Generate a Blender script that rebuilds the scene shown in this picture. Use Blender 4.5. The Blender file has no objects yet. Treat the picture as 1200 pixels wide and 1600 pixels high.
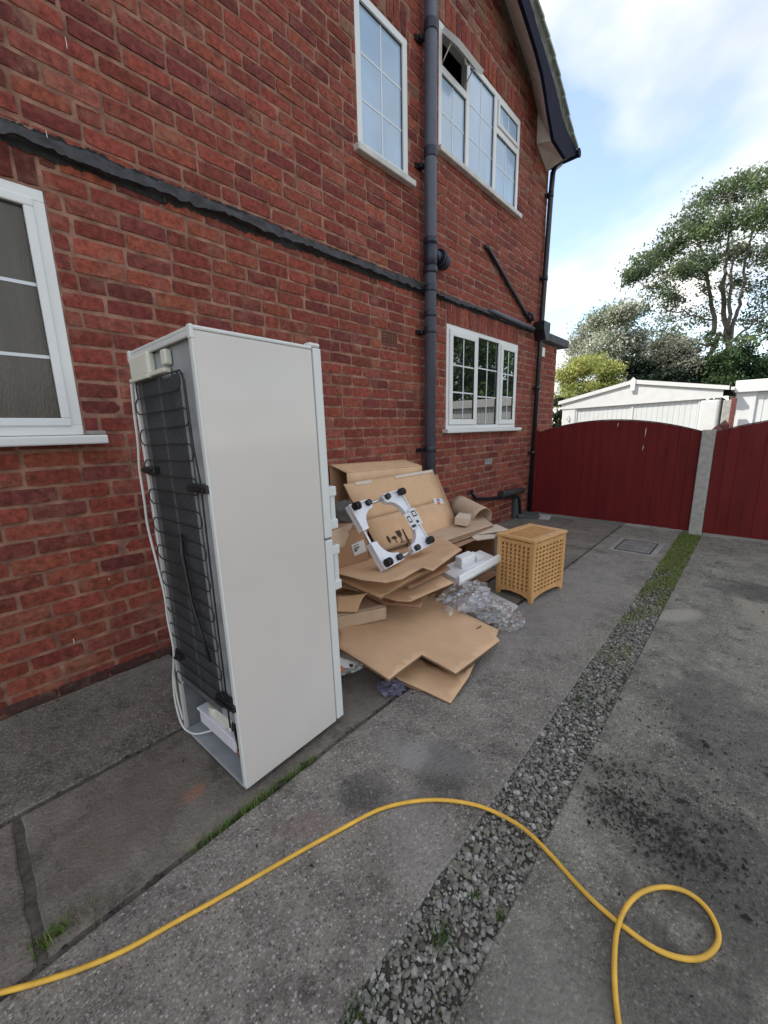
import bpy, bmesh, math, random
import numpy as np
from mathutils import Vector, Matrix, noise
from mathutils.geometry import delaunay_2d_cdt

R = math.radians
rng = random.Random(7)
SC = bpy.context.scene
COL = SC.collection

# ---------------------------------------------------------------- camera
F_PX = 619.9
YAW, PIT, ROL = R(42.956), R(11.792), R(-1.2615)
CAM = Vector((2.55, 0.0, 1.35))
_f = Vector((-math.sin(YAW) * math.cos(PIT), math.cos(YAW) * math.cos(PIT), -math.sin(PIT)))
_r = Vector((math.cos(YAW), math.sin(YAW), 0.0))
_u = _r.cross(_f)
_R = _r * math.cos(ROL) + _u * math.sin(ROL)
_U = _u * math.cos(ROL) - _r * math.sin(ROL)
cd = bpy.data.cameras.new('camera')
cam = bpy.data.objects.new('camera', cd)
COL.objects.link(cam)
cam.matrix_world = Matrix(((_R.x, _U.x, -_f.x, CAM.x), (_R.y, _U.y, -_f.y, CAM.y), (_R.z, _U.z, -_f.z, CAM.z), (0, 0, 0, 1)))
cd.sensor_fit = 'VERTICAL'
cd.sensor_height = 24.0
cd.lens = F_PX / 1600 * 24.0
cd.clip_start = 0.05
cd.clip_end = 2000
SC.camera = cam

# ---------------------------------------------------------------- light and sky
SUN_AZ, SUN_EL = R(42), R(48)          # the light travels +x, a little +y: over the house from behind it
SUN_STRENGTH, SKY_STRENGTH = 3.0, 0.15
EXPOSURE = 0.96
sd = bpy.data.lights.new('sun', 'SUN')
sun = bpy.data.objects.new('sun', sd)
COL.objects.link(sun)
sd.energy = SUN_STRENGTH
sd.angle = R(1.2)
sd.color = (1.0, 0.95, 0.87)
_d = Vector((math.cos(SUN_AZ) * math.cos(SUN_EL), math.sin(SUN_AZ) * math.cos(SUN_EL), -math.sin(SUN_EL)))
sun.rotation_euler = _d.to_track_quat('-Z', 'Y').to_euler()
sun.location = (-10, -6, 14)

W = bpy.data.worlds.new('World')
SC.world = W
W.use_nodes = True
wn, wl = W.node_tree.nodes, W.node_tree.links
wn.clear()
wo = wn.new('ShaderNodeOutputWorld')
bg = wn.new('ShaderNodeBackground')
bg.inputs['Strength'].default_value = SKY_STRENGTH
sky = wn.new('ShaderNodeTexSky')
sky.sky_type = 'NISHITA'
sky.sun_disc = False
sky.sun_elevation = SUN_EL
sky.sun_rotation = R(228)
sky.air_density = 1.0
sky.dust_density = 0.6
sky.ozone_density = 1.2
tc = wn.new('ShaderNodeTexCoord')
sep = wn.new('ShaderNodeSeparateXYZ')
wl.new(tc.outputs['Generated'], sep.inputs[0])
addz = wn.new('ShaderNodeMath'); addz.operation = 'ADD'; addz.inputs[1].default_value = 0.28
mxz = wn.new('ShaderNodeMath'); mxz.operation = 'MAXIMUM'; mxz.inputs[1].default_value = 0.0
wl.new(sep.outputs['Z'], mxz.inputs[0]); wl.new(mxz.outputs[0], addz.inputs[0])
cmb = wn.new('ShaderNodeCombineXYZ')
for i, ax in enumerate('XY'):
    dv = wn.new('ShaderNodeMath'); dv.operation = 'DIVIDE'
    wl.new(sep.outputs[ax], dv.inputs[0]); wl.new(addz.outputs[0], dv.inputs[1]); wl.new(dv.outputs[0], cmb.inputs[i])
mp = wn.new('ShaderNodeMapping')
mp.inputs['Location'].default_value = (3.1, 0.35, 0.0)
mp.inputs['Rotation'].default_value = (0, 0, R(20))
mp.inputs['Scale'].default_value = (1.0, 1.0, 1.0)
wl.new(cmb.outputs[0], mp.inputs[0])
cn = wn.new('ShaderNodeTexNoise')
cn.inputs['Scale'].default_value = 1.25
cn.inputs['Detail'].default_value = 8
cn.inputs['Roughness'].default_value = 0.5
cn.inputs['Distortion'].default_value = 0.25
wl.new(mp.outputs[0], cn.inputs['Vector'])
cr = wn.new('ShaderNodeValToRGB')
cr.color_ramp.elements[0].color = (.10, .10, .10, 1)
cr.color_ramp.elements[0].position = 0.42
cr.color_ramp.elements[1].position = 0.57
wl.new(cn.outputs['Fac'], cr.inputs[0])
cn2 = wn.new('ShaderNodeTexNoise')
cn2.inputs['Scale'].default_value = 2.6
cn2.inputs['Detail'].default_value = 6
wl.new(mp.outputs[0], cn2.inputs['Vector'])
cr2 = wn.new('ShaderNodeValToRGB')
cr2.color_ramp.elements[0].position = 0.35; cr2.color_ramp.elements[0].color = (3.2, 3.33, 3.6, 1)
cr2.color_ramp.elements[1].position = 0.62; cr2.color_ramp.elements[1].color = (5.0, 4.82, 4.6, 1)
wl.new(cn2.outputs['Fac'], cr2.inputs[0])
skb = wn.new('ShaderNodeMix'); skb.data_type = 'RGBA'; skb.blend_type = 'MULTIPLY'; skb.inputs['Factor'].default_value = 1.0
skb.inputs['B'].default_value = (1.45, 1.35, 1.22, 1)
wl.new(sky.outputs[0], skb.inputs['A'])
cm = wn.new('ShaderNodeMix'); cm.data_type = 'RGBA'
wl.new(cr.outputs[0], cm.inputs['Factor'])
wl.new(skb.outputs['Result'], cm.inputs['A'])
wl.new(cr2.outputs[0], cm.inputs['B'])
wl.new(cm.outputs['Result'], bg.inputs['Color'])
wl.new(bg.outputs[0], wo.inputs[0])

vs = SC.view_settings
vs.view_transform = 'Standard'
vs.look = 'None'
vs.exposure = EXPOSURE
vs.gamma = 1.0
SC.cycles.use_denoising = True
SC.cycles.max_bounces = 8
SC.cycles.transparent_max_bounces = 16


# ---------------------------------------------------------------- helpers
def ray(x, y):
    return _f + _R * ((x - 600) / F_PX) - _U * ((y - 800) / F_PX)


def az(x, y, z=0.0):            # point at height z seen at photo position
    d = ray(x, y); return CAM + d * ((z - CAM.z) / d.z)


def axx(x, y, X=0.0):
    d = ray(x, y); return CAM + d * ((X - CAM.x) / d.x)


def ay(x, y, Y):
    d = ray(x, y); return CAM + d * (Y / d.y)


def proj(p):
    v = Vector(p) - CAM; d = v.dot(_f)
    if d < 0.02:
        return None
    return 600 + F_PX * v.dot(_R) / d, 800 - F_PX * v.dot(_U) / d, d


class MB:
    def __init__(s):
        s.v = []; s.f = []; s.m = []; s.c = None; s.sm = []

    def add(s, vs, fs, mi=0, smooth=False):
        n = len(s.v)
        s.v.extend([tuple(v) for v in vs])
        for f in fs:
            s.f.append(tuple(i + n for i in f)); s.m.append(mi); s.sm.append(smooth)

    def box(s, x0, x1, y0, y1, z0, z1, mi=0, bev=0.0):
        if bev <= 0:
            vs = [(x, y, z) for x in (x0, x1) for y in (y0, y1) for z in (z0, z1)]
            s.add(vs, [(0, 1, 3, 2), (4, 6, 7, 5), (0, 4, 5, 1), (2, 3, 7, 6), (0, 2, 6, 4), (1, 5, 7, 3)], mi)
            return
        b = min(bev, (x1 - x0) * .45, (y1 - y0) * .45, (z1 - z0) * .45)
        bm = bmesh.new()
        bmesh.ops.create_cube(bm, size=1.0)
        for v in bm.verts:
            v.co = Vector(((x0 + x1) / 2 + v.co.x * (x1 - x0), (y0 + y1) / 2 + v.co.y * (y1 - y0), (z0 + z1) / 2 + v.co.z * (z1 - z0)))
        bmesh.ops.bevel(bm, geom=bm.edges[:], offset=b, segments=2, affect='EDGES', profile=0.5)
        s.bm(bm, mi); bm.free()

    def bm(s, bm, mi=0, smooth=False):
        bm.verts.index_update()
        s.add([v.co for v in bm.verts], [[v.index for v in f.verts] for f in bm.faces], mi, smooth)

    def tube(s, pts, r, seg=10, mi=0, caps=True, smooth=True):
        pts = [Vector(p) for p in pts]
        n = len(pts)
        rs = r if isinstance(r, (list, tuple)) else [r] * n
        t0 = (pts[1] - pts[0]).normalized()
        nrm = t0.orthogonal().normalized()
        vs, fs = [], []
        for i, p in enumerate(pts):
            t = (pts[min(i + 1, n - 1)] - pts[max(i - 1, 0)]).normalized()
            nrm = (nrm - t * nrm.dot(t))
            nrm = nrm.normalized() if nrm.length > 1e-6 else t.orthogonal().normalized()
            b = t.cross(nrm)
            for k in range(seg):
                a = 2 * math.pi * k / seg
                vs.append(p + (nrm * math.cos(a) + b * math.sin(a)) * rs[i])
        for i in range(n - 1):
            for k in range(seg):
                k2 = (k + 1) % seg
                fs.append((i * seg + k, i * seg + k2, (i + 1) * seg + k2, (i + 1) * seg + k))
        s.add(vs, fs, mi, smooth)
        if caps:
            base = len(s.v) - len(vs)
            s.f.append(tuple(base + k for k in range(seg))[::-1]); s.m.append(mi); s.sm.append(False)
            s.f.append(tuple(base + (n - 1) * seg + k for k in range(seg))); s.m.append(mi); s.sm.append(False)

    def prism(s, poly, axis, a0, a1, mi=0):
        # poly: 2D loop; axis 'x','y','z' extruded from a0 to a1
        def P(p, a):
            return {'x': (a, p[0], p[1]), 'y': (p[0], a, p[1]), 'z': (p[0], p[1], a)}[axis]
        n = len(poly)
        vs = [P(p, a0) for p in poly] + [P(p, a1) for p in poly]
        fs = [tuple(range(n))[::-1], tuple(range(n, 2 * n))] + [(i, (i + 1) % n, n + (i + 1) % n, n + i) for i in range(n)]
        s.add(vs, fs, mi)

    def mesh(s, name):
        me = bpy.data.meshes.new(name)
        me.from_pydata(s.v, [], s.f)
        if any(s.m):
            me.polygons.foreach_set('material_index', s.m)
        if any(s.sm):
            me.polygons.foreach_set('use_smooth', s.sm)
        if s.c is not None:
            at = me.color_attributes.new('tint', 'FLOAT_COLOR', 'POINT')
            at.data.foreach_set('color', np.asarray(s.c, dtype=np.float32).ravel())
        bmx = bmesh.new(); bmx.from_mesh(me)
        bmesh.ops.recalc_face_normals(bmx, faces=bmx.faces[:])
        bmx.to_mesh(me); bmx.free()
        me.update()
        return me

    def build(s, name, mats, parent=None, recalc=True):
        me = s.mesh(name)
        for m in (mats if isinstance(mats, (list, tuple)) else [mats]):
            me.materials.append(m)
        return link(name, me, parent)


def link(name, me, parent=None):
    o = bpy.data.objects.new(name, me)
    COL.objects.link(o)
    if parent is not None:
        o.parent = parent
    return o


def empty(name, loc=(0, 0, 0), rz=0.0):
    o = bpy.data.objects.new(name, None)
    COL.objects.link(o)
    o.location = loc
    o.rotation_euler = (0, 0, rz)
    o.empty_display_size = 0.1
    return o


def tag(o, label, cat, group=None):
    o['label'] = label; o['category'] = cat
    if group:
        o['group'] = group
    return o


def struct(o):
    o['kind'] = 'structure'
    return o


# ---------------------------------------------------------------- materials
MATS = {}


def nodes(name):
    m = bpy.data.materials.new(name)
    m.use_nodes = True
    t = m.node_tree
    return m, t.nodes, t.links, t.nodes['Principled BSDF']


def mat(name, col, rough=0.6, var=0.12, scale=12.0, bump=0.0, bscale=60.0, metal=0.0, spec=0.5, coat=0.0, col2=None, detail=5, ramp=(0.35, 0.68), stretch=None):
    """plain procedural material: two tones mixed by noise, optional bump"""
    m, n, l, p = nodes(name)
    tcx = n.new('ShaderNodeTexCoord')
    nz = n.new('ShaderNodeTexNoise')
    nz.inputs['Scale'].default_value = scale; nz.inputs['Detail'].default_value = detail
    if stretch:
        sm_ = n.new('ShaderNodeMapping'); sm_.inputs['Scale'].default_value = stretch
        l.new(tcx.outputs['Object'], sm_.inputs[0]); l.new(sm_.outputs[0], nz.inputs['Vector'])
    else:
        l.new(tcx.outputs['Object'], nz.inputs['Vector'])
    rp = n.new('ShaderNodeValToRGB')
    c2 = col2 or tuple(c * (1 - var) for c in col)
    rp.color_ramp.elements[0].position = ramp[0]; rp.color_ramp.elements[0].color = (*c2, 1)
    rp.color_ramp.elements[1].position = ramp[1]; rp.color_ramp.elements[1].color = (*col, 1)
    l.new(nz.outputs['Fac'], rp.inputs[0])
    l.new(rp.outputs[0], p.inputs['Base Color'])
    p.inputs['Roughness'].default_value = rough
    p.inputs['Metallic'].default_value = metal
    p.inputs['Specular IOR Level'].default_value = spec
    p.inputs['Coat Weight'].default_value = coat
    if bump:
        nb = n.new('ShaderNodeTexNoise')
        nb.inputs['Scale'].default_value = bscale; nb.inputs['Detail'].default_value = 4
        l.new(tcx.outputs['Object'], nb.inputs['Vector'])
        bp = n.new('ShaderNodeBump')
        bp.inputs['Strength'].default_value = bump; bp.inputs['Distance'].default_value = 0.004
        l.new(nb.outputs['Fac'], bp.inputs['Height'])
        l.new(bp.outputs[0], p.inputs['Normal'])
    MATS[name] = m
    return m


def tintmat(name, rough=0.85, nscale=18, namt=0.45, bump=0.5, bscale=90, smear=None, spec=0.3):
    """colour per piece from the 'tint' attribute, mottled by noise"""
    m, n, l, p = nodes(name)
    at = n.new('ShaderNodeAttribute'); at.attribute_name = 'tint'
    g = n.new('ShaderNodeNewGeometry')
    nz = n.new('ShaderNodeTexNoise'); nz.inputs['Scale'].default_value = nscale; nz.inputs['Detail'].default_value = 7; nz.inputs['Roughness'].default_value = 0.65
    l.new(g.outputs['Position'], nz.inputs['Vector'])
    mr = n.new('ShaderNodeMapRange')
    mr.inputs['From Min'].default_value = 0.3; mr.inputs['From Max'].default_value = 0.7
    mr.inputs['To Min'].default_value = 1 - namt; mr.inputs['To Max'].default_value = 1 + namt * 0.6
    l.new(nz.outputs['Fac'], mr.inputs['Value'])
    mul = n.new('ShaderNodeVectorMath'); mul.operation = 'SCALE'
    l.new(at.outputs['Color'], mul.inputs[0]); l.new(mr.outputs[0], mul.inputs['Scale'])
    out = mul.outputs[0]
    if smear:
        n3 = n.new('ShaderNodeTexNoise'); n3.inputs['Scale'].default_value = 5.0; n3.inputs['Detail'].default_value = 9; n3.inputs['Roughness'].default_value = 0.72
        l.new(g.outputs['Position'], n3.inputs['Vector'])
        r3 = n.new('ShaderNodeValToRGB')
        r3.color_ramp.elements[0].position = 0.53; r3.color_ramp.elements[0].color = (0, 0, 0, 1)
        r3.color_ramp.elements[1].position = 0.74; r3.color_ramp.elements[1].color = (0.85, 0.85, 0.85, 1)
        l.new(n3.outputs['Fac'], r3.inputs[0])
        mx = n.new('ShaderNodeMix'); mx.data_type = 'RGBA'
        l.new(r3.outputs[0], mx.inputs['Factor']); l.new(out, mx.inputs['A'])
        mx.inputs['B'].default_value = (*smear, 1)
        n4 = n.new('ShaderNodeTexNoise'); n4.inputs['Scale'].default_value = 33.0; n4.inputs['Detail'].default_value = 5
        l.new(g.outputs['Position'], n4.inputs['Vector'])
        r4 = n.new('ShaderNodeValToRGB')
        r4.color_ramp.elements[0].position = 0.60; r4.color_ramp.elements[0].color = (0, 0, 0, 1)
        r4.color_ramp.elements[1].position = 0.72; r4.color_ramp.elements[1].color = (0.7, 0.7, 0.7, 1)
        l.new(n4.outputs['Fac'], r4.inputs[0])
        mx2 = n.new('ShaderNodeMix'); mx2.data_type = 'RGBA'
        l.new(r4.outputs[0], mx2.inputs['Factor']); l.new(mx.outputs['Result'], mx2.inputs['A'])
        mx2.inputs['B'].default_value = (0.075, 0.028, 0.024, 1)
        out = mx2.outputs['Result']
    l.new(out, p.inputs['Base Color'])
    p.inputs['Roughness'].default_value = rough
    p.inputs['Specular IOR Level'].default_value = spec
    if bump:
        nb = n.new('ShaderNodeTexNoise'); nb.inputs['Scale'].default_value = bscale; nb.inputs['Detail'].default_value = 5
        l.new(g.outputs['Position'], nb.inputs['Vector'])
        bp = n.new('ShaderNodeBump'); bp.inputs['Strength'].default_value = bump; bp.inputs['Distance'].default_value = 0.004
        l.new(nb.outputs['Fac'], bp.inputs['Height']); l.new(bp.outputs[0], p.inputs['Normal'])
    MATS[name] = m
    return m


def concrete(name, dark, light, chip, agg=120.0, stains=(), chips=0.5, bump=0.6):
    """weathered concrete: broad blotches, fine grain, exposed aggregate, marks of given shape"""
    m, n, l, p = nodes(name)
    g = n.new('ShaderNodeNewGeometry')
    pos = g.outputs['Position']

    def noisefac(scale, detail, rough, lo, hi, off=0.0):
        v = pos
        if off:
            ad = n.new('ShaderNodeVectorMath'); ad.operation = 'ADD'; ad.inputs[1].default_value = (off, off * .7, 0)
            l.new(pos, ad.inputs[0]); v = ad.outputs[0]
        z = n.new('ShaderNodeTexNoise')
        z.inputs['Scale'].default_value = scale; z.inputs['Detail'].default_value = detail; z.inputs['Roughness'].default_value = rough
        l.new(v, z.inputs['Vector'])
        q = n.new('ShaderNodeMapRange'); q.inputs['From Min'].default_value = lo; q.inputs['From Max'].default_value = hi
        l.new(z.outputs['Fac'], q.inputs['Value'])
        return q.outputs[0], z.outputs['Fac']

    def mix(f, a, b, bt='MIX'):
        x = n.new('ShaderNodeMix'); x.data_type = 'RGBA'; x.blend_type = bt
        if isinstance(f, float): x.inputs['Factor'].default_value = f
        else: l.new(f, x.inputs['Factor'])
        for k, c in (('A', a), ('B', b)):
            if isinstance(c, tuple): x.inputs[k].default_value = (*c, 1)
            else: l.new(c, x.inputs[k])
        return x.outputs['Result']

    def mulv(a, b):
        x = n.new('ShaderNodeMath'); x.operation = 'MULTIPLY'
        for i, c in enumerate((a, b)):
            if isinstance(c, float): x.inputs[i].default_value = c
            else: l.new(c, x.inputs[i])
        return x.outputs[0]

    broad, _ = noisefac(2.1, 9, 0.68, 0.38, 0.62)
    col = mix(broad, dark, light)
    mid, midraw = noisefac(11, 9, 0.75, 0.36, 0.66, 3.0)
    col = mix(mulv(mid, 0.5), col, tuple(c * 1.5 for c in light))
    dk, _ = noisefac(5, 10, 0.82, 0.50, 0.64, 7.0)
    col = mix(mulv(dk, 0.85), col, tuple(c * 0.5 for c in dark))
    gr_, _ = noisefac(150, 3, 0.6, 0.35, 0.65, 1.0)
    col = mix(mulv(gr_, 0.35), col, tuple(c * 0.45 for c in dark))
    # aggregate chips in two sizes
    for sc_k, lo_, wgt in ((agg * 2.1, 0.45, chips * .8), (agg, 0.50, chips), (agg * 0.55, 0.86, chips * .8)):
        vo = n.new('ShaderNodeTexVoronoi'); vo.inputs['Scale'].default_value = sc_k
        l.new(pos, vo.inputs['Vector'])
        sp = n.new('ShaderNodeSeparateColor'); l.new(vo.outputs['Color'], sp.inputs[0])
        gt = n.new('ShaderNodeMapRange'); gt.inputs['From Min'].default_value = lo_; gt.inputs['From Max'].default_value = 1.0
        l.new(sp.outputs[0], gt.inputs['Value'])
        dm = n.new('ShaderNodeMapRange'); dm.inputs['From Min'].default_value = 0.52; dm.inputs['From Max'].default_value = 0.2
        l.new(vo.outputs['Distance'], dm.inputs['Value'])
        col = mix(mulv(mulv(gt.outputs[0], dm.outputs[0]), wgt), col, chip)
        lt = n.new('ShaderNodeMapRange'); lt.inputs['From Min'].default_value = 1 - lo_; lt.inputs['From Max'].default_value = 0.0
        l.new(sp.outputs[1], lt.inputs['Value'])
        col = mix(mulv(mulv(lt.outputs[0], dm.outputs[0]), wgt), col, tuple(c * 0.3 for c in dark))
    # marks with a shape of their own: (x, y, rx, ry, angle, colour, strength)
    for (sx, sy, rx, ry, ang, sc, st) in stains:
        mpn = n.new('ShaderNodeMapping'); mpn.vector_type = 'TEXTURE'
        mpn.inputs['Location'].default_value = (sx, sy, 0); mpn.inputs['Rotation'].default_value = (0, 0, ang); mpn.inputs['Scale'].default_value = (rx, ry, 1)
        l.new(pos, mpn.inputs[0])
        s2 = n.new('ShaderNodeSeparateXYZ'); l.new(mpn.outputs[0], s2.inputs[0])
        c2 = n.new('ShaderNodeCombineXYZ'); l.new(s2.outputs[0], c2.inputs[0]); l.new(s2.outputs[1], c2.inputs[1])
        ln = n.new('ShaderNodeVectorMath'); ln.operation = 'LENGTH'; l.new(c2.outputs[0], ln.inputs[0])
        wob = n.new('ShaderNodeMath'); wob.operation = 'MULTIPLY_ADD'
        l.new(midraw, wob.inputs[0]); wob.inputs[1].default_value = 1.6
        l.new(ln.outputs['Value'], wob.inputs[2])
        q = n.new('ShaderNodeMapRange'); q.inputs['From Min'].default_value = 1.95; q.inputs['From Max'].default_value = 1.45
        q.inputs['To Max'].default_value = st
        l.new(wob.outputs[0], q.inputs['Value'])
        col = mix(q.outputs[0], col, sc)
    l.new(col, p.inputs['Base Color'])
    p.inputs['Roughness'].default_value = 0.88
    p.inputs['Specular IOR Level'].default_value = 0.35
    fb, fraw = noisefac(55, 6, 0.7, 0, 1)
    ad = n.new('ShaderNodeMath'); ad.operation = 'MULTIPLY_ADD'
    l.new(vo.outputs['Distance'], ad.inputs[0]); ad.inputs[1].default_value = -0.7; l.new(fraw, ad.inputs[2])
    bp = n.new('ShaderNodeBump'); bp.inputs['Strength'].default_value = bump; bp.inputs['Distance'].default_value = 0.006
    l.new(ad.outputs[0], bp.inputs['Height']); l.new(bp.outputs[0], p.inputs['Normal'])
    MATS[name] = m
    return m


M_brick = tintmat('brick', 0.92, 30, 0.55, 0.9, 110, smear=(0.30, 0.155, 0.105))
M_mortar = mat('mortar', (0.37, 0.197, 0.138), 0.95, 0.4, 11, 1.0, 130, col2=(0.17, 0.080, 0.056), detail=8)
M_upvc = mat('white upvc', (0.74, 0.74, 0.72), 0.35, 0.05, 3)
M_upvc_old = mat('weathered white sill', (0.62, 0.60, 0.55), 0.5, 0.25, 9)
M_gasket = mat('black gasket', (0.015, 0.015, 0.016), 0.5)
M_bar = mat('white glazing bar', (0.66, 0.69, 0.71), 0.4, 0.03)
M_lead = mat('weathered lead', (0.055, 0.055, 0.06), 0.75, 0.6, 16, 0.9, 35, col2=(0.018, 0.016, 0.016))
M_stripshade = mat('black strip edge and shade', (0.022, 0.020, 0.019), 0.9, 0.5, 30, 0.9, 60)  # the lead strip's black edge and the painted shade beneath it
M_greypipe = mat('grey plastic pipe', (0.085, 0.095, 0.125), 0.45, 0.15, 5)
M_darkpipe = mat('dark pipe collar', (0.020, 0.023, 0.042), 0.4, 0.2, 6)
M_blackpipe = mat('black pipe', (0.012, 0.013, 0.016), 0.35, 0.3, 10)
M_iron = mat('old iron', (0.05, 0.045, 0.042), 0.8, 0.5, 20, 0.5, 50)
M_white_paint = mat('white soffit paint', (0.78, 0.74, 0.68), 0.6, 0.15, 6)
M_navy = mat('black blue bargeboard paint', (0.010, 0.011, 0.028), 0.7, 0.3, 8, spec=0.12)
M_tile = mat('mossy roof tile', (0.16, 0.165, 0.13), 0.95, 0.5, 14, 0.8, 40, col2=(0.075, 0.07, 0.06))
M_tile_edge = mat('lichen tile edge', (0.33, 0.36, 0.31), 0.95, 0.3, 14, 0.6, 40)
M_fridge = mat('fridge white paint', (0.66, 0.605, 0.56), 0.34, 0.09, 1.6, 0.08, 2.2, coat=0.25, detail=8)
M_fridge_trim = mat('fridge white trim', (0.68, 0.685, 0.66), 0.35, 0.05, 5)
M_cream = mat('cream plastic', (0.70, 0.69, 0.58), 0.4, 0.05, 5)
M_galv = mat('galvanised steel', (0.44, 0.46, 0.475), 0.4, 0.3, 6, metal=0.15)
M_cond = mat('condenser black', (0.02, 0.022, 0.024), 0.5, 0.3, 8)
M_condpanel = mat('dark sheet behind condenser', (0.22, 0.225, 0.23), 0.55, 0.4, 7)
M_blackplastic = mat('black plastic', (0.012, 0.012, 0.013), 0.45)
M_cord = mat('white cord', (0.66, 0.66, 0.63), 0.5, 0.1)
M_copper = mat('copper', (0.30, 0.10, 0.05), 0.45, 0.3, metal=0.6)
M_steel = mat('bright steel bar', (0.62, 0.62, 0.62), 0.25, 0.1, metal=0.9)
M_whiteplastic = mat('white plastic', (0.74, 0.74, 0.78), 0.3, 0.05)
M_label = mat('paper label', (0.62, 0.62, 0.60), 0.6, 0.06)
M_print = mat('black print', (0.03, 0.028, 0.026), 0.7)
M_brownprint = mat('brown print on card', (0.06, 0.032, 0.02), 0.8)
M_orange = mat('orange print', (0.75, 0.13, 0.03), 0.5)
M_bluep = mat('blue print', (0.10, 0.12, 0.35), 0.5)
M_tape = mat('clear parcel tape', (0.62, 0.50, 0.38), 0.2, 0.15, 30)
M_poly = mat('polystyrene', (0.86, 0.86, 0.85), 0.8, 0.08, 60, 0.2, 150)
M_board = mat('white hardboard', (0.58, 0.57, 0.55), 0.6, 0.08)
M_pine = mat('varnished pine', (0.66, 0.385, 0.155), 0.42, 0.3, 6, col2=(0.55, 0.29, 0.105), stretch=(3, 3, .6), detail=8)
M_rag = mat('lilac rag', (0.22, 0.21, 0.30), 0.9, 0.5, 25)
M_bagwhite = mat('white plastic bag', (0.58, 0.60, 0.60), 0.35, 0.2, 30)
M_greybag = mat('grey cloth', (0.12, 0.11, 0.10), 0.9, 0.4, 25)
M_hose = mat('yellow hose', (0.82, 0.47, 0.055), 0.45, 0.28, 14, 0.15, 120, detail=8)
M_gate = mat('dark red gate paint', (0.145, 0.0105, 0.0105), 0.62, 0.45, 2, 0.2, 40, col2=(0.110, 0.0075, 0.0078), spec=0.25, stretch=(6, 1, .8), detail=8)
M_redpost = mat('red painted post', (0.17, 0.05, 0.042), 0.6, 0.3, 12)
M_post = mat('concrete post', (0.42, 0.41, 0.375), 0.9, 0.25, 18, 0.4, 80)
M_garage = mat('white garage render', (0.70, 0.71, 0.70), 0.7, 0.08, 6)
M_garagedoor = mat('white garage door', (0.68, 0.70, 0.69), 0.4, 0.06, 5)
M_roofgrey = mat('grey garage roof', (0.22, 0.22, 0.22), 0.9, 0.3, 12)
M_felt = mat('grey roofing felt', (0.10, 0.105, 0.11), 0.9, 0.4, 16, 0.5, 50)
M_soil = mat('grey brown grit', (0.085, 0.075, 0.058), 0.95, 0.5, 60, 0.9, 120, col2=(0.035, 0.030, 0.023))
M_ground = mat('rough ground', (0.13, 0.125, 0.105), 0.95, 0.5, 3, 0.6, 30)
M_bark = mat('tree bark', (0.17, 0.145, 0.115), 0.95, 0.5, 12, 0.8, 30)
M_stone = tintmat('gravel', 0.85, 60, 0.3, 0.4, 150)
M_litter = mat('dead leaf litter', (0.05, 0.04, 0.03), 0.9, 0.5, 30, col2=(0.008, 0.007, 0.006))
M_slate = mat('slate scrap', (0.075, 0.085, 0.085), 0.8, 0.3, 15, 0.4, 60)
M_dark = mat('dark room', (0.01, 0.01, 0.013), 0.9)
M_airbrick = mat('terracotta vent', (0.16, 0.055, 0.04), 0.9, 0.3, 20)
M_paleBrick = mat('cement patch', (0.30, 0.28, 0.26), 0.9, 0.3, 20, 0.4, 80)


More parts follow.
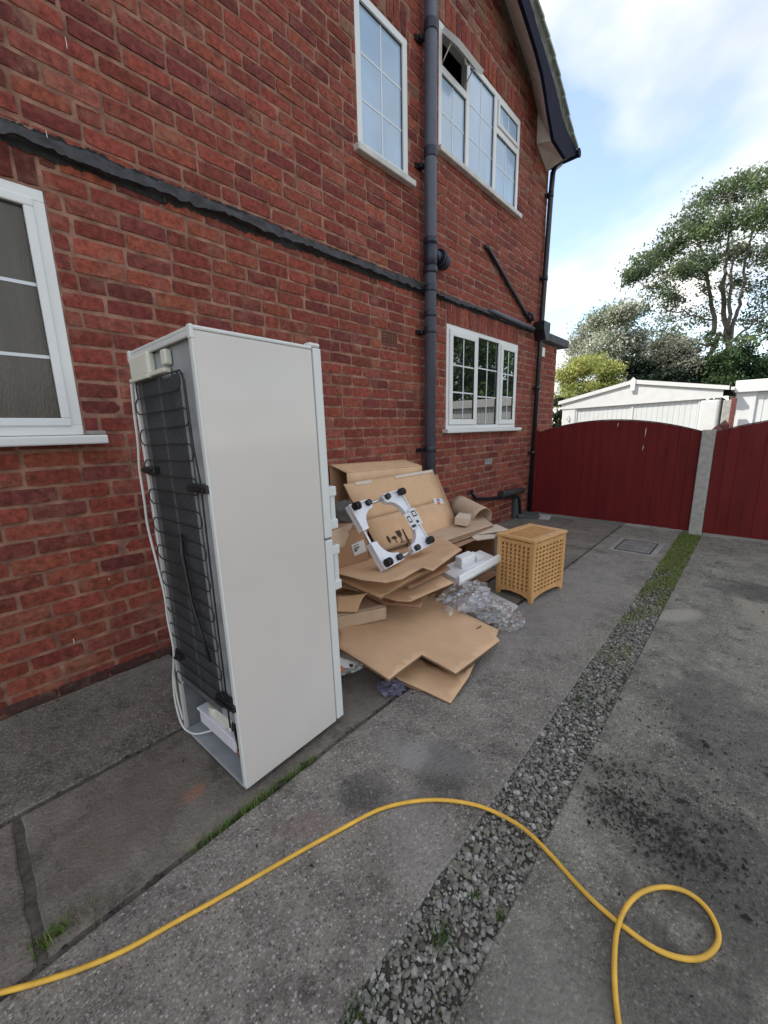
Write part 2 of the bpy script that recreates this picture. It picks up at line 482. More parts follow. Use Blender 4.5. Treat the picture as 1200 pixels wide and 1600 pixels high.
def cardboard(name, col):
    m, n, l, p = nodes(name)
    tcx = n.new('ShaderNodeTexCoord')
    g = n.new('ShaderNodeNewGeometry')
    nz = n.new('ShaderNodeTexNoise'); nz.inputs['Scale'].default_value = 7; nz.inputs['Detail'].default_value = 8; nz.inputs['Roughness'].default_value = 0.65
    l.new(g.outputs['Position'], nz.inputs['Vector'])
    rp = n.new('ShaderNodeValToRGB')
    rp.color_ramp.elements[0].position = 0.3; rp.color_ramp.elements[0].color = (*[c * 0.90 for c in col], 1)
    rp.color_ramp.elements[1].position = 0.65; rp.color_ramp.elements[1].color = (*[c * 1.04 for c in col], 1)
    l.new(nz.outputs['Fac'], rp.inputs[0]); l.new(rp.outputs[0], p.inputs['Base Color'])
    p.inputs['Roughness'].default_value = 0.8
    p.inputs['Specular IOR Level'].default_value = 0.3
    vr = n.new('ShaderNodeTexVoronoi'); vr.feature = 'DISTANCE_TO_EDGE'; vr.inputs['Scale'].default_value = 2.3
    l.new(g.outputs['Position'], vr.inputs['Vector'])
    vm = n.new('ShaderNodeMapRange'); vm.inputs['From Min'].default_value = 0.0; vm.inputs['From Max'].default_value = 0.012; vm.inputs['To Min'].default_value = 0.0; vm.inputs['To Max'].default_value = 0.0
    l.new(vr.outputs['Distance'], vm.inputs['Value'])
    nq = n.new('ShaderNodeTexNoise'); nq.inputs['Scale'].default_value = 55; nq.inputs['Detail'].default_value = 6; nq.inputs['Roughness'].default_value = .7
    l.new(g.outputs['Position'], nq.inputs['Vector'])
    nr_ = n.new('ShaderNodeMapRange'); nr_.inputs['From Min'].default_value = .56; nr_.inputs['From Max'].default_value = .72; nr_.inputs['To Max'].default_value = .22
    l.new(nq.outputs['Fac'], nr_.inputs['Value'])
    mxa = n.new('ShaderNodeMath'); mxa.operation = 'MAXIMUM'; l.new(vm.outputs[0], mxa.inputs[0]); l.new(nr_.outputs[0], mxa.inputs[1])
    mc = n.new('ShaderNodeMix'); mc.data_type = 'RGBA'; l.new(mxa.outputs[0], mc.inputs['Factor']); l.new(rp.outputs[0], mc.inputs['A']); mc.inputs['B'].default_value = (*[c * .55 for c in col], 1)
    l.new(mc.outputs['Result'], p.inputs['Base Color'])
    wv = n.new('ShaderNodeTexWave'); wv.inputs['Scale'].default_value = 42; wv.inputs['Distortion'].default_value = 1.0; wv.inputs['Detail'].default_value = 1
    l.new(tcx.outputs['Object'], wv.inputs['Vector'])
    ad = n.new('ShaderNodeMath'); ad.operation = 'MULTIPLY_ADD'
    l.new(nz.outputs['Fac'], ad.inputs[0]); ad.inputs[1].default_value = 3.0; l.new(wv.outputs['Fac'], ad.inputs[2])
    bp = n.new('ShaderNodeBump'); bp.inputs['Strength'].default_value = 0.18; bp.inputs['Distance'].default_value = 0.002
    l.new(ad.outputs[0], bp.inputs['Height']); l.new(bp.outputs[0], p.inputs['Normal'])
    return m


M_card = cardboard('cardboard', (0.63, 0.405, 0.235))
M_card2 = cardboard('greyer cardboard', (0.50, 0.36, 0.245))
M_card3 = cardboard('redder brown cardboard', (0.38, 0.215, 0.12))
M_cardin = cardboard('pale card inside', (0.60, 0.49, 0.38))
M_cardedge = mat('corrugated edge', (0.28, 0.17, 0.095), 0.9, 0.5, 160)


def glass_pane(name, col, rough, ior=1.5, bump=0.0, vert=False, coat=0.0):
    m, n, l, p = nodes(name)
    tcx = n.new('ShaderNodeTexCoord')
    nz = n.new('ShaderNodeTexNoise'); nz.inputs['Scale'].default_value = 2.2; nz.inputs['Detail'].default_value = 4
    mpn = n.new('ShaderNodeMapping')
    if vert: mpn.inputs['Scale'].default_value = (1, 9, 1.3)
    l.new(tcx.outputs['Object'], mpn.inputs[0]); l.new(mpn.outputs[0], nz.inputs['Vector'])
    rp = n.new('ShaderNodeValToRGB')
    rp.color_ramp.elements[0].position = 0.3; rp.color_ramp.elements[0].color = (*[c * 0.82 for c in col], 1)
    rp.color_ramp.elements[1].position = 0.7; rp.color_ramp.elements[1].color = (*[c * 1.1 for c in col], 1)
    l.new(nz.outputs['Fac'], rp.inputs[0]); l.new(rp.outputs[0], p.inputs['Base Color'])
    p.inputs['Roughness'].default_value = rough; p.inputs['IOR'].default_value = ior
    p.inputs['Coat Weight'].default_value = coat; p.inputs['Coat Roughness'].default_value = 0.03
    if bump:
        nb = n.new('ShaderNodeTexNoise'); nb.inputs['Scale'].default_value = 26; nb.inputs['Detail'].default_value = 4
        l.new(mpn.outputs[0], nb.inputs['Vector'])
        bp = n.new('ShaderNodeBump'); bp.inputs['Strength'].default_value = bump; bp.inputs['Distance'].default_value = 0.01
        l.new(nb.outputs['Fac'], bp.inputs['Height']); l.new(bp.outputs[0], p.inputs['Normal'])
    return m


M_pane_blue = glass_pane('obscured glass over pale blind', (0.36, 0.50, 0.66), 0.25, 1.5, 0.05, False, 0.6)
M_pane_dark = glass_pane('dark obscured glass', (0.088, 0.073, 0.057), 0.28, 1.5, 0.5, True)
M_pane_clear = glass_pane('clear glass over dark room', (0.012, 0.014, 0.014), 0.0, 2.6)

S = lambda x, y: (az(x, y).x, az(x, y).y)
pale = S(1060, 962); oil = S(690, 1205); oil2 = S(650, 1300); rust = S(303, 1240); tuftd = S(1010, 1270); dk1 = S(1000, 1000); pt2 = S(1180, 960)
M_conc_drive = concrete('drive concrete', (0.132, 0.117, 0.099), (0.272, 0.243, 0.207), (0.50, 0.465, 0.42), 125,
                        [(oil[0], oil[1], .13, .16, 0.3, (0.05, 0.048, 0.045), .6), (oil2[0], oil2[1], .12, .2, 0.8, (0.27, 0.25, 0.235), .35),
                         (1.7, 1.15, .25, .10, 0.4, (0.24, 0.225, 0.21), .5), (oil[0] - .12, oil[1] - .02, .06, .09, .4, (0.30, 0.28, 0.26), .6), (1.62, .85, .11, .10, .5, (0.05, 0.047, 0.043), .5), (1.56, .62, .12, .05, .9, (0.19, 0.125, 0.10), .4), (1.62, 3.2, .3, 1.2, 0, (0.24, 0.225, 0.21), .45)], 0.95, 1.0)
M_conc_right = concrete('right drive concrete', (0.100, 0.096, 0.078), (0.262, 0.248, 0.204), (0.47, 0.445, 0.39), 135,
                        [(pale[0], pale[1], .20, .09, 1.0, (0.34, 0.315, 0.265), .8), (pt2[0], pt2[1] + .1, .12, .35, 0.2, (0.31, 0.285, 0.22), .6),
                         (tuftd[0], tuftd[1], .24, .30, 0.3, (0.08, 0.074, 0.062), .3), (2.75, 4.2, .35, .25, 0.2, (0.06, 0.058, 0.052), .7),
                         (2.75, 1.35, .35, .3, .4, (0.055, 0.052, 0.045), .6), (2.55, .95, .22, .16, .2, (0.05, 0.047, 0.042), .55), (2.6, 2.2, .25, .5, .2, (0.07, 0.066, 0.058), .5), (3.0, 1.0, .12, .3, .4, (0.26, 0.245, 0.20), .6), (2.42, .62, .18, .35, .4, (0.20, 0.195, 0.165), .6)], 0.85, 0.9)
M_conc_path = concrete('path slab concrete', (0.118, 0.101, 0.081), (0.222, 0.193, 0.157), (0.36, 0.32, 0.28), 170,
                       [(rust[0], rust[1], .035, .05, 0.2, (0.30, 0.16, 0.11), .9), (1.05, .25, .16, .25, 0.5, (0.17, 0.135, 0.11), .6)], 0.45, 0.6)
M_conc_wallside = concrete('wall side concrete', (0.094, 0.083, 0.068), (0.20, 0.178, 0.148), (0.42, 0.385, 0.335), 130, [], 0.9, 0.9)

# ---------------------------------------------------------------- ground, path, drive
g = MB()
g.add([(-300, -300, -.06), (300, -300, -.06), (300, 300, -.06), (-300, 300, -.06)], [(0, 1, 2, 3)])
struct(g.build('ground', M_ground))


def slab(x0, x1, y0, y1, z=0.0, depth=0.05, jit=0.004, step=0.06, seed=0):
    """broken-edged concrete piece"""
    rr = random.Random(seed)
    loop = []

    def edge(a, b):
        L = math.hypot(b[0] - a[0], b[1] - a[1]); n = max(2, int(L / step))
        nx, ny = (b[1] - a[1]) / L, -(b[0] - a[0]) / L
        for i in range(n):
            t = i / n; j = -abs(rr.gauss(0, jit)) if i else 0
            loop.append((a[0] + (b[0] - a[0]) * t + nx * j, a[1] + (b[1] - a[1]) * t + ny * j))
    edge((x0, y0), (x1, y0)); edge((x1, y0), (x1, y1)); edge((x1, y1), (x0, y1)); edge((x0, y1), (x0, y0))
    b = MB(); n = len(loop)
    cx, cy = (x0 + x1) / 2, (y0 + y1) / 2
    ins = [(p[0] + (cx - p[0]) / max(.3, abs(cx - p[0]) + .01) * .0 + (0.005 if p[0] < cx else -0.005), p[1] + (0.005 if p[1] < cy else -0.005)) for p in loop]
    vs = [(p[0], p[1], z - depth) for p in loop] + [(p[0], p[1], z - .004) for p in loop] + [(p[0], p[1], z + rr.gauss(0, .0006)) for p in ins]
    fs = [tuple(range(2 * n, 3 * n))]
    for i in range(n):
        j = (i + 1) % n
        fs += [(i, j, n + j, n + i), (n + i, n + j, 2 * n + j, 2 * n + i)]
    b.add(vs, fs)
    return b


pb = MB(); pb.box(0.0, 1.36, -3, 9, -.055, -.007)
path = struct(pb.build('path', mat('grey joint fill', (0.125, 0.112, 0.092), 0.95, 0.5, 40, 0.9, 90, col2=(0.06, 0.053, 0.043))))
slab(0.012, 0.735, -2.2, 2.62, 0.004, seed=1).build('slab', M_conc_wallside, path)
slab(0.012, 0.735, 2.635, 6.6, 0.002, seed=2).build('slab', M_conc_wallside, path)
cuts = [(-2.2, -.068), (-.045, 1.82), (1.84, 3.30), (3.32, 4.62), (4.64, 6.0)]
for i, (a, b_) in enumerate(cuts):
    slab(0.752, 1.342, a, b_, [0, 0.0, .003, -.002, .002][i], seed=10 + i).build('slab', M_conc_path, path)

db = MB(); db.box(1.361, 6.0, -3, 6.35, -.055, -.008)
drive = struct(db.build('driveway', M_soil))
slab(1.362, 2.003, -2.5, 6.2, 0.006, jit=.0022, seed=21).build('slab', M_conc_drive, drive)
slab(2.197, 5.9, -2.5, 4.55, 0.006, jit=.0015, seed=22).build('slab', M_conc_right, drive)
slab(2.20, 5.9, 4.56, 6.2, 0.003, jit=.0015, seed=23).build('slab', M_conc_right, drive)
yb = MB(); yb.box(-8, 14, 6.36, 40, -.05, -.012)
struct(yb.build('yard', concrete('yard concrete', (.10, .095, .085), (.2, .19, .17), (.3, .3, .28), 80)))

# ---------------------------------------------------------------- gravel strip
def rock_verts(sub, rr):
    bm = bmesh.new(); bmesh.ops.create_icosphere(bm, subdivisions=sub, radius=1.0)
    vs = np.array([v.co[:] for v in bm.verts]); bm.verts.index_update()
    fs = [[v.index for v in f.verts] for f in bm.faces]
    bm.free()
    return vs, fs


def scatter_rocks(name, n, yfun, size, sub, zfun, label, cols, parent=None):
    rr = np.random.default_rng(3 + n)
    base, fs = rock_verts(sub, rr)
    fs = np.array(fs)
    V, Fc, Cc = [], [], []
    for i in range(n):
        x, y = yfun(rr)
        s = size * rr.lognormal(0, .38)
        s = min(s, size * 2.3)
        v = base * (1 + rr.normal(0, .16, (len(base), 1)))
        # chop with two random planes for an angular, broken-stone look
        for _ in range(4):
            nn = rr.normal(size=3); nn /= np.linalg.norm(nn); dd = rr.uniform(.45, .8)
            k = v @ nn; o = k > dd
            v[o] -= np.outer(k[o] - dd, nn)
        v *= np.array([1, rr.uniform(.6, 1), rr.uniform(.4, .75)]) * s
        a = rr.uniform(0, 6.28); t = rr.normal(0, .35)
        ca, sa = math.cos(a), math.sin(a)
        v = v @ np.array([[1, 0, 0], [0, math.cos(t), -math.sin(t)], [0, math.sin(t), math.cos(t)]])
        v = v @ np.array([[ca, -sa, 0], [sa, ca, 0], [0, 0, 1]])
        v += np.array([x, y, zfun(rr) + s * .25])
        V.append(v); Fc.append(fs + i * len(base))
        c = cols[rr.integers(len(cols))]
        k = rr.uniform(.7, 1.25)
        Cc.append(np.tile([c[0] * k, c[1] * k, c[2] * k, 1], (len(base), 1)))
    V = np.vstack(V); Fc = np.vstack(Fc)
    me = bpy.data.meshes.new(name)
    me.from_pydata(V.tolist(), [], Fc.tolist())
    at = me.color_attributes.new('tint', 'FLOAT_COLOR', 'POINT')
    at.data.foreach_set('color', np.vstack(Cc).astype(np.float32).ravel())
    me.materials.append(M_stone)
    o = link(name, me, parent)
    o['kind'] = 'stuff'; o['label'] = label; o['category'] = 'gravel'
    return o


GC = [(.225, .215, .185), (.18, .172, .147), (.27, .258, .225), (.15, .14, .115), (.205, .187, .148), (.34, .327, .295)]
gx = lambda rr: (rr.uniform(2.000, 2.200) if rr.random() > .02 else rr.uniform(1.985, 2.225))
scatter_rocks('gravel', 10500, lambda rr: (gx(rr), .12 + 3.3 * rr.random() ** 1.15), 0.0066, 1, lambda rr: rr.uniform(-.011, -.003),
              'grey broken gravel filling the strip between the two concrete drives', GC)
scatter_rocks('far_gravel', 2600, lambda rr: (gx(rr), rr.uniform(3.3, 6.0)), 0.0080, 1, lambda rr: rr.uniform(-.012, -.003),
              'mossy gravel at the gate end of the strip', GC)

# ---------------------------------------------------------------- grass and moss
def leafmat(name, rough=0.6, trans=0.35):
    m, n, l, p = nodes(name)
    at = n.new('ShaderNodeAttribute'); at.attribute_name = 'tint'
    l.new(at.outputs['Color'], p.inputs['Base Color'])
    p.inputs['Roughness'].default_value = rough
    p.inputs['Specular IOR Level'].default_value = 0.25
    tr = n.new('ShaderNodeBsdfTranslucent'); l.new(at.outputs['Color'], tr.inputs['Color'])
    mx = n.new('ShaderNodeMixShader'); mx.inputs[0].default_value = trans
    l.new(p.outputs[0], mx.inputs[1]); l.new(tr.outputs[0], mx.inputs[2])
    l.new(mx.outputs[0], n['Material Output'].inputs[0])
    return m


M_leaf = leafmat('foliage')


def raw_mesh(name, V, Fc, C, m, parent=None):
    me = bpy.data.meshes.new(name)
    nv, nf, k = len(V), len(Fc), Fc.shape[1]
    me.vertices.add(nv); me.vertices.foreach_set('co', V.astype(np.float32).ravel())
    me.loops.add(nf * k); me.loops.foreach_set('vertex_index', Fc.astype(np.int32).ravel())
    me.polygons.add(nf); me.polygons.foreach_set('loop_start', np.arange(0, nf * k, k, dtype=np.int32))
    me.update(calc_edges=True)
    at = me.color_attributes.new('tint', 'FLOAT_COLOR', 'POINT')
    at.data.foreach_set('color', C.astype(np.float32).ravel())
    me.materials.append(m)
    return link(name, me, parent)


def blades(name, pts, hgt, wid, cols, seed=1, lean=.5, z0=-.01):
    rr = np.random.default_rng(seed)
    V, Fc, Cc = [], [], []
    for i, (x, y) in enumerate(pts):
        h = hgt * rr.uniform(.4, 1.2); a = rr.uniform(0, 6.28); w = wid * rr.uniform(.6, 1.2)
        d = np.array([math.cos(a), math.sin(a)]); q = np.array([-d[1], d[0]]) * w
        le = h * lean * rr.uniform(.2, 1.3)
        b = np.array([x, y]); m_ = b + d * le * .35; t = b + d * le
        V += [[*(b - q), z0], [*(b + q), z0], [*(m_ + q * .8), z0 + h * .6], [*(m_ - q * .8), z0 + h * .6], [*(t + q * .1), z0 + h], [*(t - q * .1), z0 + h]]
        n0 = i * 6
        Fc += [[n0, n0 + 1, n0 + 2, n0 + 3], [n0 + 3, n0 + 2, n0 + 4, n0 + 5]]
        c = np.array(cols[rr.integers(len(cols))]) * rr.uniform(.7, 1.3)
        Cc += [[*c, 1]] * 6
    return raw_mesh(name, np.array(V), np.array(Fc), np.array(Cc), M_leaf)


GR = [(.12, .23, .04), (.15, .26, .05), (.19, .27, .06), (.08, .15, .03), (.26, .27, .11)]
rr = np.random.default_rng(5)


def clump_pts(cx, cy, n, sx, sy, rot=0.0):
    p = rr.normal(size=(n, 2)) * (sx, sy)
    c, s = math.cos(rot), math.sin(rot)
    return [(cx + a * c - b * s, cy + a * s + b * c) for a, b in p]


def stuff(o, label, cat):
    o['kind'] = 'stuff'; o['label'] = label; o['category'] = cat
    return o


pts = []
for (px, py, n, sy_) in [(452, 1200, 150, .05), (420, 1228, 190, .05), (385, 1262, 170, .05), (350, 1290, 110, .05), (478, 1188, 60, .025), (320, 1310, 60, .04)]:
    q = az(px, py); pts += clump_pts(1.352, q.y, n, .009, sy_)
stuff(blades('joint_grass', pts, .032, .0016, GR, 2), 'fresh green grass growing in the joint at the fridge foot', 'grass')
q = az(82, 1465)
stuff(blades('corner_grass', clump_pts(q.x, q.y, 190, .012, .025), .036, .0017, GR, 3), 'small bright green tuft at the left path slab corner', 'grass')
q = az(150, 1425)
stuff(blades('dry_grass', clump_pts(q.x, q.y, 70, .03, .03), .035, .0012, [(.22, .21, .13), (.16, .17, .09)], 4), 'pale dry wisps of grass in the path joint', 'grass')
pts = []
for (px, py, n, s_) in [(690, 1468, 60, .022), (783, 1435, 26, .009), (905, 1090, 24, .015), (730, 1540, 20, .05), (690, 1580, 30, .04), (560, 1580, 70, .03), (745, 1400, 16, .010)]:
    q = az(px, py); pts += clump_pts(q.x, q.y, n, s_ * .6, s_)
stuff(blades('gravel_weeds', pts, .024, .0022, [(.07, .13, .03), (.10, .17, .04), (.05, .09, .025)], 6, z0=-.005), 'small green weeds growing through the near gravel', 'weeds')
pts = []
while len(pts) < 13000:
    y = 2.3 + 3.7 * rr.random() ** .62
    x = rr.uniform(2.0, 2.2)
    if noise.noise(Vector((x * 9, y * 3.2, .3))) * .75 + (y - 3.35) * .33 > rr.uniform(-.25, .35):
        pts.append((x, y))
stuff(blades('verge_grass', pts, .026, .0026, [(.20, .26, .055), (.25, .31, .075), (.15, .21, .05), (.29, .30, .11), (.11, .15, .04)], 7, .9), 'moss and short grass covering the gate end of the gravel strip', 'grass')

# leaf litter on the right hand drive
def flecks(name, pts, size, label, z=.009):
    V, Fc, Cc = [], [], []
    for i, (x, y) in enumerate(pts):
        s = size * rr.lognormal(0, .5); a = rr.uniform(0, 6.28); e = rr.uniform(.18, .6)
        c, s_ = math.cos(a) * s, math.sin(a) * s
        k = len(V)
        V += [[x + c, y + s_, z], [x - s_ * e, y + c * e, z + s * rr.uniform(.1, .7)], [x - c, y - s_, z], [x + s_ * e, y - c * e, z + s * rr.uniform(0, .5)]]
        Fc += [[k, k + 1, k + 2, k + 3]]
        Cc += [[1, 1, 1, 1]] * 4
    o = raw_mesh(name, np.array(V), np.array(Fc), np.array(Cc), M_litter)
    return stuff(o, label, 'leaf litter')


pts = []
for (px, py, n, s_) in 2 * [(960, 1260, 170, .06), (1000, 1290, 260, .08), (1060, 1330, 170, .08), (940, 1200, 70, .05), (1090, 1290, 160, .12), (1130, 1200, 110, .15), (1080, 1130, 90, .15), (1150, 1380, 80, .12), (1000, 1220, 90, .08)]:
    q = az(px, py); pts += clump_pts(q.x, q.y, n, s_, s_ * .8)
for _ in range(2600):
    x = rr.uniform(2.2, 4.2); y = rr.uniform(.3, 6)
    if noise.noise(Vector((x * 1.6, y * 1.3, 2.2))) > rr.uniform(-.1, .5): pts.append((x, y))
for _ in range(900):
    pts.append((2.25 + abs(rr.normal(0, .6)), rr.uniform(3.6, 6.0)))
pts = [p for p in pts if p[0] > 2.205]
flecks('leaf_litter', pts, .0040, 'dark dead leaf scraps scattered over the right hand concrete drive')
pts = [(rr.uniform(1.37, 2.0), rr.uniform(.1, 5)) for _ in range(150)] + [(rr.uniform(.05, 1.33), rr.uniform(-.1, 1.5)) for _ in range(60)]
flecks('grit', pts, .0035, 'scattered dark grit on the concrete path and drive', .008)
pts = [(1.349 + rr.normal(0, .006), rr.uniform(-.2, 6)) for _ in range(380)] + [(.744 + rr.normal(0, .007), rr.uniform(-.3, 3)) for _ in range(200)] + [(.012 + abs(rr.normal(0, .014)), rr.uniform(0, 6)) for _ in range(420)]
flecks('joint_debris', pts, .006, 'dark earth crumbs lying in the joints between the slabs', .002)

# ---------------------------------------------------------------- house
house = empty('brick_house', (0, 3, 0))
tag(house, 'two storey red brick house side wall with white windows and drainpipes', 'house')
HY = 3.0           # the empty stands at y = 3; parts are built in world coordinates and shifted


def hpart(b, name, mats, parent=None):
    o = b.build(name, mats, parent if parent is not None else house)
    if parent is None:
        o.location = (0, -HY, 0)
    return o


WIN = {  # y0, y1, z0, z1 of the openings
    'left': (-0.85, 0.485, 1.355, 2.455),
    'first': (2.54, 3.15, 3.50, 4.52),
    'wide': (3.61, 5.30, 3.945, 4.935),
    'ground': (3.78, 5.505, 1.335, 2.43),
}
COURSE, BL = 0.085, 0.2286
SOLD = 0.222
Y0, Y1 = -4.0, 6.225
EXY = 6.94


def prof(y):      # top of the wall under the verge
    P = [(-4.3, 5.0), (1.0, 7.15), (4.74, 5.80), (5.03, 5.68), (5.47, 5.51), (5.75, 5.27), (6.2, 4.95)]
    for (a, za), (b_, zb) in zip(P, P[1:]):
        if a <= y <= b_:
            return za + (zb - za) * (y - a) / (b_ - a)
    return 4.9


holes = list(WIN.values())
# mortar wall with openings
wb = MB()
ys = sorted(set([Y0, Y1] + [v for h in holes for v in h[:2]] + [1.0, 4.74, 5.03, 5.47, 5.75]))
zs = sorted(set([-.05, 4.95] + [v for h in holes for v in h[2:]]))
for a, b_ in zip(ys, ys[1:]):
    for c, d in zip(zs, zs[1:]):
        m_ = ((a + b_) / 2, (c + d) / 2)
        if any(h[0] < m_[0] < h[1] and h[2] < m_[1] < h[3] for h in holes):
            continue
        wb.add([(-.0055, a, c), (-.0055, b_, c), (-.0055, b_, d), (-.0055, a, d)], [(0, 1, 2, 3)])
    wb.add([(-.0055, a, 4.95), (-.0055, b_, 4.95), (-.0055, b_, prof(b_)), (-.0055, a, prof(a))], [(0, 1, 2, 3)])
for (a, b_, c, d) in holes:       # reveals
    x0, x1 = -.12, -.0055
    wb.add([(x0, a, c), (x1, a, c), (x1, a, d), (x0, a, d)], [(0, 1, 2, 3)])
    wb.add([(x0, b_, c), (x1, b_, c), (x1, b_, d), (x0, b_, d)], [(0, 1, 2, 3)])
    wb.add([(x0, a, c), (x1, a, c), (x1, b_, c), (x0, b_, c)], [(0, 1, 2, 3)])
    wb.add([(x0, a, d), (x1, a, d), (x1, b_, d), (x0, b_, d)], [(0, 1, 2, 3)])
wall = hpart(wb, 'wall', M_mortar)
sb = MB()        # the other walls of the house
sb.box(-8, -.12, Y0, Y0 + .1, -.05, 5.0); sb.box(-8, -.0095, Y1 - .1, Y1, -.05, 5.0); sb.box(-8.1, -8, Y0, Y1, -.05, 5.0)
sb.box(-8, -.13, Y0 + .1, Y1 - .1, 2.75, 2.85)
hpart(sb, 'outer_walls', M_mortar)

TINTS = [(.255, .060, .039), (.27, .066, .041), (.24, .053, .036), (.225, .050, .036), (.29, .074, .045), (.19, .045, .035), (.26, .062, .042), (.245, .064, .047), (.215, .049, .036), (.265, .080, .056), (.17, .043, .036)]


def brick_mesh(L, H, seed, dark=1.0):
    """a hand-made looking brick face, x = 0 front, centred on y, z"""
    r2 = random.Random(seed)
    nu, nv = 5, 3
    vs, fs = [], []
    jit = 0.0016
    grid = []
    off = r2.gauss(0, .0014); tilt = r2.gauss(0, .004); tz = r2.gauss(0, .01)
    for j in range(nv):
        for i in range(nu):
            u, v = i / (nu - 1) - .5, j / (nv - 1) - .5
            y, z = u * (L - .006), v * (H - .006)
            ed = i in (0, nu - 1) or j in (0, nv - 1)
            if ed: y += r2.gauss(0, jit); z += r2.gauss(0, jit * .8)
            x = off + y * tilt + z * tz - (abs(r2.gauss(0, .0012)) if ed else 0)
            if i in (0, nu - 1) and j in (0, nv - 1):
                x -= abs(r2.gauss(0, .002)); y *= r2.uniform(.975, .998); z *= r2.uniform(.94, .99)
            vs.append((x, y, z))
    for j in range(nv - 1):
        for i in range(nu - 1):
            a = j * nu + i
            fs.append((a, a + 1, a + nu + 1, a + nu))
    per = [i for i in range(nu)] + [j * nu + nu - 1 for j in range(1, nv)] + [(nv - 1) * nu + i for i in range(nu - 2, -1, -1)] + [j * nu for j in range(nv - 2, 0, -1)]
    n0 = len(vs)
    for k in per:
        x, y, z = vs[k]
        vs.append((-.016, y * (1 + .006 / L), z * (1 + .006 / H)))
    for q in range(len(per)):
        q2 = (q + 1) % len(per)
        fs.append((per[q], per[q2], n0 + q2, n0 + q))
    return vs, fs


def bcol(r2, y, z):
    c = TINTS[r2.randrange(len(TINTS))]
    k = r2.uniform(.82, 1.16)
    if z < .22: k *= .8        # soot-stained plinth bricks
    if 2.56 < z < 2.66: k *= .62    # darker just under the old flashing
    if z > 4.2 and r2.random() < .35: c = (.25, .125, .085)      # smeared with old mortar
    return (c[0] * k, c[1] * k * r2.uniform(.92, 1.08), c[2] * k, 1.0)


r2 = random.Random(21)
zones = [(a, b_, c, d) for (a, b_, c, d) in holes] + [(a - .0, b_ + .0, d, d + SOLD + .02) for (a, b_, c, d) in holes]
zones.append((2.755, 2.975, 2.085, 2.215))       # air brick
specs = []       # (y, z, L, H, full)
for k in range(0, 92):
    zc = 0.006 + k * COURSE
    off = (k % 2) * BL / 2 + r2.gauss(0, .006) + .03
    y = -1.3 + off
    while y < Y1 - .02:
        L = BL
        hdr = r2.random() < .05
        if hdr: L = BL / 2
        a, b_ = y, min(y + L, Y1 - .001)
        y += L
        segs = [(a, b_, zc, zc + COURSE)]
        for (za, zb, zc0, zd0) in zones:
            ns = []
            for (s0, s1, q0, q1) in segs:
                if s1 <= za or s0 >= zb or q1 <= zc0 or q0 >= zd0: ns.append((s0, s1, q0, q1)); continue
                if s0 < za: ns.append((s0, za, q0, q1))
                if s1 > zb: ns.append((zb, s1, q0, q1))
                i0_, i1_ = max(s0, za), min(s1, zb)
                if zc0 - q0 > .028: ns.append((i0_, i1_, q0, zc0))
                if q1 - zd0 > .028: ns.append((i0_, i1_, zd0, q1))
            segs = ns
        for (s0, s1, q0, q1) in segs:
            if s1 - s0 < .035: continue
            if q1 > prof((s0 + s1) / 2) + .06: continue
            full = s1 - s0 > .22 and q1 - q0 > COURSE - .001
            specs.append(((s0 + s1) / 2, (q0 + q1) / 2, s1 - s0 - .0120 + r2.gauss(0, .002), q1 - q0 - .0135 + r2.gauss(0, .0014), full))
sold = []
for (a, b_, c, d) in holes:
    n = int(round((b_ - a) / .0875)); w = (b_ - a) / n
    for i in range(n):
        sold.append((a + (i + .5) * w, d + SOLD / 2 + .006, w - .011, SOLD - .008))
    # closing bricks over the soldier course up to the next bed are covered by the courses themselves

# the 300 that show largest in the photo are parts, the rest one mass
def visible_area(y, z, L, H):
    q = [proj((0, y + s * L / 2, z + t * H / 2)) for s in (-1, 1) for t in (-1, 1)]
    if any(v is None for v in q): return 0
    if any(v[0] < 4 or v[0] > 1196 or v[1] < 4 or v[1] > 1596 for v in q): return 0
    cx = sum(v[0] for v in q) / 4; cy = sum(v[1] for v in q) / 4
    if 195 < cx < 540 and 500 + max(0, (300 - cx)) * .4 < cy < 1250: return 0
    return abs((q[2][0] - q[0][0])) * abs((q[1][1] - q[0][1]))


order = sorted([i for i, s in enumerate(specs) if s[4]], key=lambda i: -visible_area(*specs[i][:4]))
single = set(order[:300])
variants = []
for i in range(48):
    vs, fs = brick_mesh(BL - .0120 + r2.gauss(0, .003), COURSE - .0135 + r2.gauss(0, .0018), 500 + i)
    b = MB(); b.add(vs, fs); b.c = [bcol(r2, 0, 1)] * len(vs)
    me = b.mesh('brick'); me.materials.append(M_brick); variants.append(me)
mass = MB(); mass.c = []
for i, (y, z, L, H, full) in enumerate(specs):
    if i in single:
        o = link('brick', variants[r2.randrange(48)], wall)
        o.location = (0, y + r2.gauss(0, .0015), z + r2.gauss(0, .001))
        if r2.random() < .5: o.rotation_euler = (math.pi, 0, 0)
        continue
    vs, fs = brick_mesh(L, H, 2000 + i)
    mass.add([(v[0], v[1] + y, v[2] + z) for v in vs], fs)
    mass.c += [bcol(r2, y, z)] * len(vs)
for i, (y, z, w, h) in enumerate(sold):
    vs, fs = brick_mesh(h, w, 9000 + i)
    mass.add([(v[0] + .001, y + v[2], z + v[1]) for v in vs], fs)
    mass.c += [bcol(r2, y, z)] * len(vs)
o = mass.build('brick_courses', M_brick, wall); o['kind'] = 'stuff'

# projecting plinth of sooty bricks at the wall foot near the window
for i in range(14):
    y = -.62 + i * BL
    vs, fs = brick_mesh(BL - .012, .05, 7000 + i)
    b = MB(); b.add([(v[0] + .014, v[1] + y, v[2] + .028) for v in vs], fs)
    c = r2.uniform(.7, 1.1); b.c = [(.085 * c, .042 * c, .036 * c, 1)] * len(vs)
    if y < 2.4: hpart(b, 'plinth_brick', M_brick)

